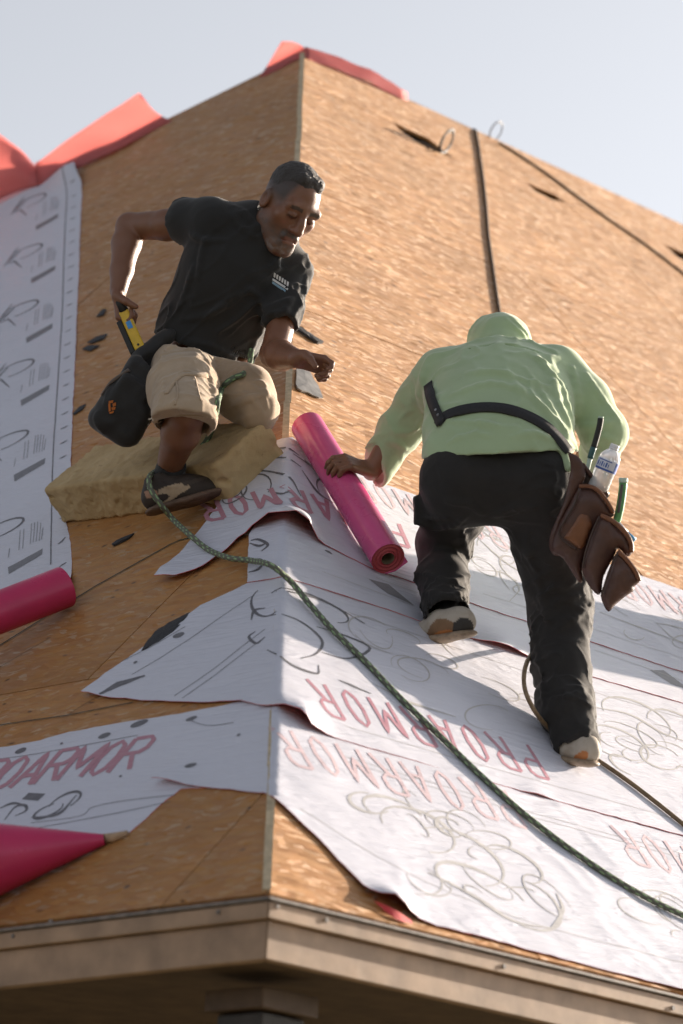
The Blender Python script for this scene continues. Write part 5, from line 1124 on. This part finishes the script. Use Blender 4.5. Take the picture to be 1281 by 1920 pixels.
# trousers
M_TRO = mat_cloth('black work trousers', (0.0125, 0.0108, 0.0102), 420, 0.25, 0.85, 9.0, sheen=0.06)
F = Field.around([V(770, 830, 11.3), V(1100, 830, 11.4), V(830, 1170, 11.2), V(1080, 1420, 11.1), V(820, 1020, 11.75)], 0.10, 0.0052)
F.chain([V(882, 880, 11.43), V(992, 878, 11.43)], [.122, .12], .05); F.chain([V(874, 908, 11.37), V(1000, 912, 11.37)], [.118, .118], .05)
F.chain([V(862, 905, 11.38), V(846, 965, 11.52), V(830, 1022, 11.64), V(832, 1090, 11.46), V(838, 1150, 11.31)], [.116, .092, .078, .072, .068], .03)
F.chain([V(1005, 915, 11.38), V(1032, 1030, 11.41), V(1050, 1150, 11.42), V(1056, 1260, 11.30), V(1070, 1345, 11.20)], [.118, .102, .090, .078, .070], .03)
F.chain([V(1070, 1345, 11.19), V(1082, 1396, 11.13)], [.066, .066], .008)
F.cone(V(1052, 1310, 11.24), V(1064, 1336, 11.20), .078, .079, .004)
F.cut(V(838, 1162, 11.29), V(839, 1190, 11.24) - V(833, 1090, 11.46), .14); F.cut(V(1083, 1412, 11.12), V(1083, 1440, 11.10) - V(1072, 1350, 11.19), .12)
F.chain([V(836, 1130, 11.36), V(840, 1200, 11.2)], [.055, .062], .003, mode='sub'); F.chain([V(1080, 1385, 11.15), V(1086, 1450, 11.07)], [.05, .056], .003, mode='sub')
F.cut(V(930, 836, 11.42), UP, 0.34)
F.box(V(792, 958, 11.46), [.030, .045, .05], [RT, UP, FW], .01, .02); F.box(V(1094, 1178, 11.42), [.012, .040, .04], [RT, UP, FW], .006, .008)
for pts, r, k in (([(782, 975), (810, 990), (850, 985), (872, 968)], .010, .010), ([(775, 962), (800, 972), (840, 972)], .008, .008), ([(800, 1075), (840, 1090), (880, 1080)], .009, .012), ([(800, 1110), (845, 1118), (888, 1098)], .009, .012), ([(868, 985), (872, 1020), (880, 1060)], .007, .012), ([(810, 1135), (850, 1140), (885, 1125)], .008, .012), ([(1085, 1085), (1060, 1100), (1030, 1105)], .008, .014), ([(1092, 1115), (1062, 1122), (1030, 1140)], .008, .014), ([(1098, 1140), (1070, 1165), (1040, 1185)], .007, .014), ([(985, 1010), (1010, 1090), (1030, 1170)], .008, .016), ([(1000, 1170), (1015, 1260), (1020, 1320)], .007, .012), ([(1098, 1290), (1070, 1305), (1035, 1308)], .007, .012), ([(1105, 1350), (1098, 1375), (1104, 1400)], .007, .010), ([(920, 875), (918, 920), (914, 960)], .004, .006), ([(820, 880), (850, 888), (890, 888)], .003, .004), ([(990, 880), (1020, 888), (1050, 885)], .003, .004), ([(905, 962), (880, 945), (840, 940)], .007, .016), ([(930, 965), (965, 950), (1000, 950)], .007, .016)):
    F.fold(pts, r, k, (10.6, 12.2))
F.crease(.010, RT * .85 + UP * .5, 5, 22, 2.0); F.crease(.006, RT * .9 - UP * .4, 6, 30, 7.0); F.noise(.003, 15, 3.0, 2); TRO = F
F.obj('trousers', M_TRO, W_, 1)
# sweatshirt with hood up
M_HOOD = mat_cloth('pale green fleece', (0.36, 0.47, 0.28), 380, 0.08, 0.95, 5.0, (0.30, 0.38, 0.24), sheen=0.4)
F = Field.around([V(690, 640, 11.5), V(1180, 640, 11.9), V(690, 900, 11.6), V(1100, 900, 11.3), V(940, 570, 12.1)], 0.09, 0.0052)
F.chain([V(936, 856, 11.42), V(936, 815, 11.47), V(938, 765, 11.57), V(942, 730, 11.68), V(942, 708, 11.77)], [.215, .198, .196, .200, .12], .05, flatB)
F.cone(V(842, 716, 11.73), V(1036, 714, 11.73), .076, .076, .06); F.cone(V(892, 704, 11.78), V(992, 704, 11.78), .072, .072, .04)
F.chain([V(826, 702, 11.74), V(790, 752, 11.78), V(752, 806, 11.80), V(718, 858, 11.80), G['wrL'] - acr * .02], [.078, .070, .062, .051, .044], .03)
F.chain([V(1050, 700, 11.74), V(1098, 752, 11.68), V(1134, 812, 11.63), V(1126, 850, 11.75)], [.078, .074, .066, .062], .03)
F.ell(V(938, 643, 11.93), (.097, .10, .093), None, .0); F.cone(V(938, 650, 11.92), V(938, 685, 11.84), .094, .085, .004)
wd = nrm(G['wrL'] - G['elL']); F.cut(G['wrL'] - acr * .022, nrm(wd * .5 + acr * .85), .09); F.chain([G['wrL'] - acr * .02, G['wrL'] + acr * .06], [.029, .034], .003, mode='sub')
F.cut(V(935, 851, 11.38), -UP * 0.95 + RT * .06, 0.36)
F.chain([V(930, 890, 11.40), V(932, 850, 11.43)], [.195, .18], .003, flatB, mode='sub')
F.cone(V(1056, 842, 11.36), V(1064, 880, 11.30), .022, .012, .02)
for pts, r, k in (([(880, 648), (930, 634), (998, 642)], .005, .006), ([(950, 600), (975, 622), (990, 640)], .005, .008), ([(962, 598), (984, 620), (996, 640)], .005, .008), ([(1000, 660), (1030, 700), (1050, 760), (1068, 800)], .008, .016), ([(1010, 672), (1050, 720), (1072, 780)], .007, .014), ([(985, 690), (1020, 740), (1045, 790), (1062, 820)], .006, .014), ([(1075, 690), (1082, 740), (1078, 790)], .009, .016), ([(970, 720), (1010, 750), (1040, 800)], .006, .014), ([(880, 700), (940, 700), (990, 715)], .006, .018), ([(850, 740), (920, 720), (980, 735), (1020, 770)], .006, .018), ([(800, 690), (790, 740), (800, 780)], .008, .016), ([(815, 720), (800, 770), (780, 800)], .006, .012), ([(790, 800), (765, 812), (740, 808)], .006, .012), ([(760, 840), (740, 830), (725, 828)], .006, .012), ([(775, 770), (760, 775), (748, 790)], .006, .012), ([(1100, 700), (1130, 750), (1160, 790)], .007, .014), ([(1150, 790), (1120, 800), (1090, 800)], .007, .014), ([(1160, 830), (1130, 820), (1100, 830)], .006, .014), ([(840, 830), (880, 815), (920, 818)], .004, .014), ([(960, 820), (1000, 815), (1035, 825)], .005, .014), ([(840, 790), (880, 792), (930, 800)], .004, .014), ([(688, 888), (700, 872), (716, 866)], .005, .008)):
    F.fold(pts, r, k, (10.6, 12.6))
F.fold([(868, 660), (900, 650), (938, 646), (978, 650), (1008, 660)], .008, .004, (10.6, 12.6), mode='sub')
F.crease(.0075, RT * .55 - UP * .83, 2.6, 17, 5.0, 1.5); F.noise(.003, 10, 6.0, 2); HOOD = F
F.obj('hooded_sweatshirt', M_HOOD, W_, 1)
# shoes
M_SHW = mat_cloth('off white shoe mesh', (0.55, 0.50, 0.44), 300, 0.12, 0.7); M_SHO = simple('orange brown shoe overlay', (0.34, 0.15, 0.055), 0.6, 60, 0.2, 0.1); M_SHD = simple('dark shoe heel', (0.035, 0.03, 0.028), 0.6, 60, 0.2, 0.1); M_SOLW = simple('tan rubber sole', (0.26, 0.19, 0.13), 0.6, 60, 0.3, 0.1)
M_SNK = mat_tone('sneaker mesh')
def sneaker(hl, to, su, polys, name='shoe'):
    fd = nrm(to - hl); su = nrm(su - fd * (su @ fd)); F = Field.around([hl, to, hl + su * .1], .09, .004)
    F.chain([hl + su * .03, hl + (to - hl) * .45 + su * .03, to + su * .012], [.036, .037, .028], .03); F.cone(hl + su * .022, hl + su * .036 + fd * .01, .035, .033, .02); F.cut((hl + to) / 2 - su * .008, -su, .25); F.noise(.0015, 40)
    sh = F.obj(name, M_SNK, W_, 1); paint_polys(sh, (0.42, 0.37, 0.31), polys)
    F2 = Field.around([hl, to], .09, .004); F2.chain([hl - su * .008, (hl + to) / 2 - su * .010, to - su * .006 + fd * .008], [.041, .040, .031], .02, (tuple(su), .32)); F2.noise(.0015, 60); F2.obj('shoe_sole', M_SOLW, sh, 1)
OR_, DK_, BR_ = (0.42, 0.16, 0.05), (0.03, 0.026, 0.024), (0.20, 0.115, 0.06)
sneaker(V(868, 1184, 11.26), V(784, 1198, 11.33), nrm(UP * .90 + FW * .12 - RT * .1), [([(806, 1174), (822, 1160), (846, 1164), (854, 1176), (840, 1192), (800, 1200)], BR_), ([(812, 1190), (830, 1182), (850, 1182), (846, 1190), (822, 1196)], OR_), ([(850, 1168), (866, 1158), (884, 1164), (887, 1182), (868, 1194), (850, 1190)], DK_), ([(772, 1190), (784, 1188), (790, 1206), (776, 1204)], DK_)])
sneaker(V(1098, 1424, 11.09), V(1034, 1414, 11.18), nrm(UP * .9 + FW * .15), [([(1076, 1418), (1092, 1408), (1102, 1412), (1098, 1428), (1078, 1436)], OR_), ([(1020, 1402), (1036, 1404), (1054, 1420), (1048, 1432), (1030, 1424)], DK_), ([(1054, 1410), (1066, 1406), (1070, 1424), (1058, 1426)], (0.40, 0.34, 0.28))])
# belt
M_BELT = simple('black webbing belt', (0.016, 0.016, 0.018), 0.7, 120, 0.25, 0.25)
belt = ribbon(HOOD, [(822, 798), (834, 784), (855, 774), (900, 766), (950, 769), (1000, 787), (1038, 814), (1066, 850)], .0195, .004, 'tool_belt', M_BELT, None, (10.6, 12.6), .004, label='black webbing tool belt slung across the green sweatshirt', cat='belt')
st = ribbon(HOOD, [(806, 722), (809, 742), (818, 768), (830, 796)], .0165, .004, 'belt_end', M_BELT, belt, (10.6, 12.6), .006)
mb = MB()
for (x, y) in ((822, 772), (826, 782)):
    h = HOOD.hitpt(x, y, 10.6, 12.6); g = HOOD.grad(h); mb = MB(); mb.tube([h + g * .008, h + g * .013], .004, 8); mb.build('rivet', M_STEEL, belt)
# leather pouch
def leather(name, c1, rough=0.42):
    t = NT(name); c = t.coord('World'); g = t.noise(c, 16, 5, 0.65); f = t.noise(c, 220, 3)
    return t.done(t.mix(t.ramp(g, [(0.3, 0.0), (0.72, 1.0)]), tuple(x * .6 for x in c1), c1), t.ramp(g, [(0.3, rough * 1.3), (0.7, rough * .8)]), t.bump(f, 0.25, 0.002, t.bump(g, 0.3, 0.008)))
M_LEA = leather('oxblood leather', (0.085, 0.036, 0.026)); M_LEB = leather('chestnut leather', (0.20, 0.075, 0.03)); M_LED = leather('dark leather', (0.05, 0.025, 0.018))
pouch = empty('leather_pouch', V(1110, 1060, 11.2), 'brown leather tool pouch of stacked pockets on the standing man\'s hip', 'tool pouch')
def pillow(out_px, d, th, bulge, name, mat, parent, tilt=(0, 0), ctr=None):
    """leather pocket: bulging front, flat back"""
    P = dens(spline([np.array(p, float) for p in out_px] + [np.array(out_px[0], float)], 3)[:-1], 6); A = np.array(P); c = A.mean(0)
    lo, hi = A.min(0), A.max(0); g = np.stack(np.meshgrid(np.arange(lo[0], hi[0], 5.5), np.arange(lo[1], hi[1], 5.5), indexing='ij'), -1).reshape(-1, 2); g = g[inpoly(g, P)]
    g = np.array([p for p in g if np.min(np.linalg.norm(A - p, axis=1)) > 3.0]) if len(g) else np.zeros((0, 2))
    n = len(P); r = delaunay_2d_cdt([Vector(p) for p in P] + [Vector(p) for p in g], [(i, (i + 1) % n) for i in range(n)], [list(range(n))], 1, 1e-4)
    X = np.array([[v.x, v.y] for v in r[0]]); dist = np.array([np.min(np.linalg.norm(A - p, axis=1)) for p in X]); mx = dist.max()
    hgt_ = bulge * np.sqrt(np.clip(1 - (1 - dist / mx) ** 2, 0, 1)); dep = d + tilt[0] * (X[:, 0] - c[0]) + tilt[1] * (X[:, 1] - c[1])
    wob = 0.004 * np.array([float(vnoise(np.array([x * .05, y * .05, d]))) for x, y in X])
    fr = [V(x, y, e - h + w) for (x, y), e, h, w in zip(X, dep, hgt_, wob)]; bk = [V(x, y, e + th) for (x, y), e in zip(X, dep)]; m = len(X)
    tf = [tuple(f) for f in r[2]]; cnt = {(f[i], f[(i + 1) % len(f)]) for f in tf for i in range(len(f))}
    f0 = tf[0]; nn = np.cross(fr[f0[1]] - fr[f0[0]], fr[f0[2]] - fr[f0[0]])
    if nn @ B_ < 0: tf = [f[::-1] for f in tf]; cnt = {(b, a) for a, b in cnt}
    fs = tf + [tuple(i + m for i in f[::-1]) for f in tf] + [(b, a, a + m, b + m) for (a, b) in cnt if (b, a) not in cnt]
    return mesh_obj(name, fr + bk, fs, mat, parent, True)
pillow([(1064, 846), (1084, 856), (1094, 870), (1098, 893), (1088, 916), (1066, 952), (1048, 992), (1052, 1038), (1038, 1040), (1030, 1024), (1034, 996), (1056, 945), (1066, 905), (1070, 875)], 11.215, .010, .008, 'belt_loop', M_LEA, pouch)
pillow([(1092, 868), (1112, 893), (1142, 926), (1138, 936), (1128, 975), (1098, 1000), (1080, 940), (1092, 905)], 11.250, .03, .012, 'back_pocket', M_LED, pouch)
pillow([(1086, 912), (1106, 912), (1124, 922), (1150, 960), (1146, 970), (1124, 974), (1112, 1002), (1092, 1060), (1093, 1088), (1084, 1090), (1056, 1047), (1034, 1032), (1044, 994), (1066, 950)], 11.205, .05, .020, 'main_pocket', M_LEA, pouch)
pillow([(1057, 1009), (1073, 985), (1088, 962), (1104, 968), (1110, 984), (1104, 998), (1090, 1030)], 11.187, .004, .006, 'tan_patch', M_LEB, pouch)
pillow([(1126, 966), (1141, 972), (1172, 998), (1187, 1029), (1177, 1044), (1160, 1028), (1150, 1046), (1132, 1081), (1128, 1108), (1120, 1115), (1103, 1096), (1091, 1068), (1096, 1040), (1110, 1000)], 11.170, .05, .024, 'middle_pocket', M_LEA, pouch)
pillow([(1158, 1033), (1176, 1050), (1200, 1086), (1190, 1099), (1188, 1108), (1171, 1120), (1154, 1134), (1141, 1147), (1130, 1130), (1127, 1110), (1140, 1080), (1148, 1050)], 11.135, .05, .022, 'lower_pocket', M_LEA, pouch)
def rim(px, d, r, mat, name='pocket_rim'): mb = MB(); mb.tube([V(x, y, d) for x, y in spline([np.array(p, float) for p in px], 5)], r, 8); return mb.build(name, mat, pouch, True)
rim([(1086, 912), (1106, 912), (1124, 922), (1140, 943), (1150, 962)], 11.190, .006, M_LEB); rim([(1126, 966), (1150, 978), (1172, 998), (1183, 1018), (1184, 1036)], 11.155, .007, M_LEB); rim([(1158, 1033), (1176, 1050), (1192, 1072), (1199, 1090)], 11.120, .0065, M_LEB)
rim([(1092, 870), (1112, 895), (1140, 928)], 11.235, .006, M_LEA); rim([(1087, 915), (1078, 945), (1060, 975), (1048, 1000), (1062, 1018), (1082, 1030)], 11.182, .003, M_LED, 'stitched_seam'); rim([(1124, 968), (1110, 1000), (1097, 1040), (1093, 1066)], 11.150, .003, M_LED, 'stitched_seam'); rim([(1158, 1036), (1146, 1062), (1136, 1090), (1128, 1118)], 11.112, .003, M_LED, 'stitched_seam')
# hammers
def handle_tool(name, label, pts, d, rad, segs, head=None):
    root = empty(name, V(*pts[-1], d), label, 'hammer'); P = [V(x, y, d) for x, y in spline([np.array(p, float) for p in pts], 6)]; n = len(P)
    for (f0, f1, mat, nm, rs) in segs:
        a, b = int(f0 * (n - 1)), max(int(f1 * (n - 1)), int(f0 * (n - 1)) + 1); mb = MB(); mb.tube(P[a:b + 1], [rad * rs] * (b - a + 1), 12); mb.build(nm, mat, root, True)
    return root
M_TEAL = simple('teal grip', (0.03, 0.10, 0.105), 0.45, 60, 0.15, 0.05); M_GRN = simple('green grip', (0.10, 0.30, 0.11), 0.45, 60, 0.15, 0.05); M_PALE = simple('pale grip rubber', (0.45, 0.58, 0.50), 0.5, 60, 0.1, 0.05); M_GREY = simple('dark grey grip inset', (0.075, 0.07, 0.068), 0.6, 60, 0.2, 0.1)
handle_tool('hammer', 'hammer with black and teal handle upright in the leather pouch', [(1127, 781), (1124, 800), (1116, 830), (1108, 855), (1100, 885)], 11.265, .0085, [(0, .06, M_PALE, 'butt', .9), (.05, .62, M_BLK, 'grip', 1.0), (.6, .8, M_TEAL, 'collar', 1.05), (.8, 1, M_PALE, 'shaft', .8)])
hm = handle_tool('hammer', 'hammer with green handle and pale end beside the water bottle', [(1169, 896), (1168, 915), (1164, 945), (1158, 972), (1152, 990), (1146, 1010)], 11.215, .0115, [(0, .12, M_PALE, 'butt', 1.12), (.1, .74, M_GRN, 'grip', 1.0), (.72, 1, M_BLK, 'shaft', .9)])
mb = MB(); mb.box(V(1163, 935, 11.201), nrm(V(1168, 905, 11.2) - V(1160, 965, 11.2)) * .040, RT * .004, B_ * .002); mb.build('grip_inset', M_GREY, hm, bevel=.002)
mb = MB(); mb.tube([V(x, y, 11.20) for x, y in ((1172, 905), (1171, 925), (1167, 950), (1162, 972))], .0065, 8); 
kn = empty('marker', V(1160, 985, 11.2), 'white and blue marker poking out of the pouch below the green handle', 'marker')
for (a, b, m_, nm) in (((1158, 982), (1174, 1000), simple('white plastic', (0.62, 0.64, 0.66), 0.35, 60, 0.06, 0.0), 'barrel'), ((1174, 1000), (1190, 1014), simple('light blue plastic', (0.12, 0.36, 0.60), 0.35, 60, 0.1, 0.0), 'cap')):
    mb = MB(); mb.tube([V(*a, 11.19), V(*b, 11.185)], .0085, 12); mb.build(nm, m_, kn, True, 0)
# bottle
bt = empty('water_bottle', V(1122, 912, 11.235), 'clear plastic water bottle with blue label in the leather pouch', 'bottle')
ba, bb_ = V(1120, 918, 11.245), V(1154, 834, 11.235); bd = nrm(bb_ - ba); BL = np.linalg.norm(bb_ - ba); e1 = nrm(np.cross(bd, FW)); e2 = np.cross(bd, e1)
def lathe(name, prof, mat, n=28):
    vs = []; 
    for f, r in prof: vs += [ba + bd * f * BL + r * (math.cos(2 * math.pi * k / n) * e1 + math.sin(2 * math.pi * k / n) * e2) for k in range(n)]
    m = len(prof); fs = [(i * n + k, i * n + (k + 1) % n, (i + 1) * n + (k + 1) % n, (i + 1) * n + k) for i in range(m - 1) for k in range(n)] + [tuple(range(n))[::-1], tuple((m - 1) * n + k for k in range(n))]
    return mesh_obj(name, vs, fs, mat, bt, True)
t = NT('clear bottle plastic'); M_PET = t.done((0.86, 0.88, 0.90), 0.22, None, Transmission_Weight=0.45, IOR=1.25)
lathe('bottle_body', [(0, .024), (.02, .029), (.10, .0305), (.16, .029), (.22, .0305), (.28, .029), (.34, .0305), (.40, .030), (.62, .030), (.66, .0305), (.74, .029), (.82, .022), (.88, .0135), (.90, .0125)], M_PET)
lathe('bottle_neck', [(.895, .0125), (.90, .0142), (.92, .0142), (.925, .0128), (.94, .0134), (1.0, .0134), (1.005, .012)], simple('white cap plastic', (0.70, 0.70, 0.72), 0.35, 60, 0.05, 0.0))
lathe('bottle_label', [(.42, .0309), (.425, .0311), (.66, .0311), (.665, .0309)], simple('pale label film', (0.55, 0.58, 0.68), 0.4, 60, 0.05, 0.0))
M_LBL = simple('blue label ink', (0.035, 0.09, 0.34), 0.4, 60, 0.1, 0.0)
def lab(f0, f1, a0, a1, nm='blue_print'):
    vs = []; 
    for f in (f0, f1): vs += [ba + bd * f * BL + .0314 * (math.cos(a) * e1 + math.sin(a) * e2) for a in np.linspace(a0, a1, 9)]
    mesh_obj(nm, vs, [(k, k + 1, 10 + k, 9 + k) for k in range(8)], M_LBL, bt, True)
fa = math.atan2(-FW @ e2, -FW @ e1)
rs_ = 1 if (RT @ e1) * -math.sin(fa) + (RT @ e2) * math.cos(fa) > 0 else -1
lab(.425, .66, fa + rs_ * .75, fa + rs_ * 1.5); lab(.43, .47, fa - rs_ * 1.2, fa + rs_ * .7)
for k, (u0, u1) in enumerate(((-1.1, -.95), (-.8, -.72), (-.62, -.48), (-.38, -.3), (-.2, -.05), (.05, .12))): lab(.50, .60 - .02 * (k % 2), fa + rs_ * u0, fa + rs_ * u1)
lab(.625, .645, fa - rs_ * 1.1, fa + rs_ * .3)

# ------------------------------------------------------------------ a tall shadow block added unseen past the right of the view, to cast a shadow band
cx, cs = q('R', 1281, 1235); cx += 0.55; cs += 0.10
F = Field.around([roofpt(cx - .2, cs - .3, 0), roofpt(cx + .3, cs + .3, .6), roofpt(cx + .3, cs - .3, .6)], .12, .012)
F.box(roofpt(cx + .08, cs, .31), [.13, .20, .30], [DR, UR, NR], .03, .01); F.box(roofpt(cx + .1, cs - .12, .12), [.15, .16, .11], [DR, UR, NR], .03, .02); F.noise(.02, 7, 2.0, 3)
F.obj('shadow_block', M_FOAM, None, 1, label='tall shadow block added unseen beyond the right edge to shade the slope', cat='shadow block')
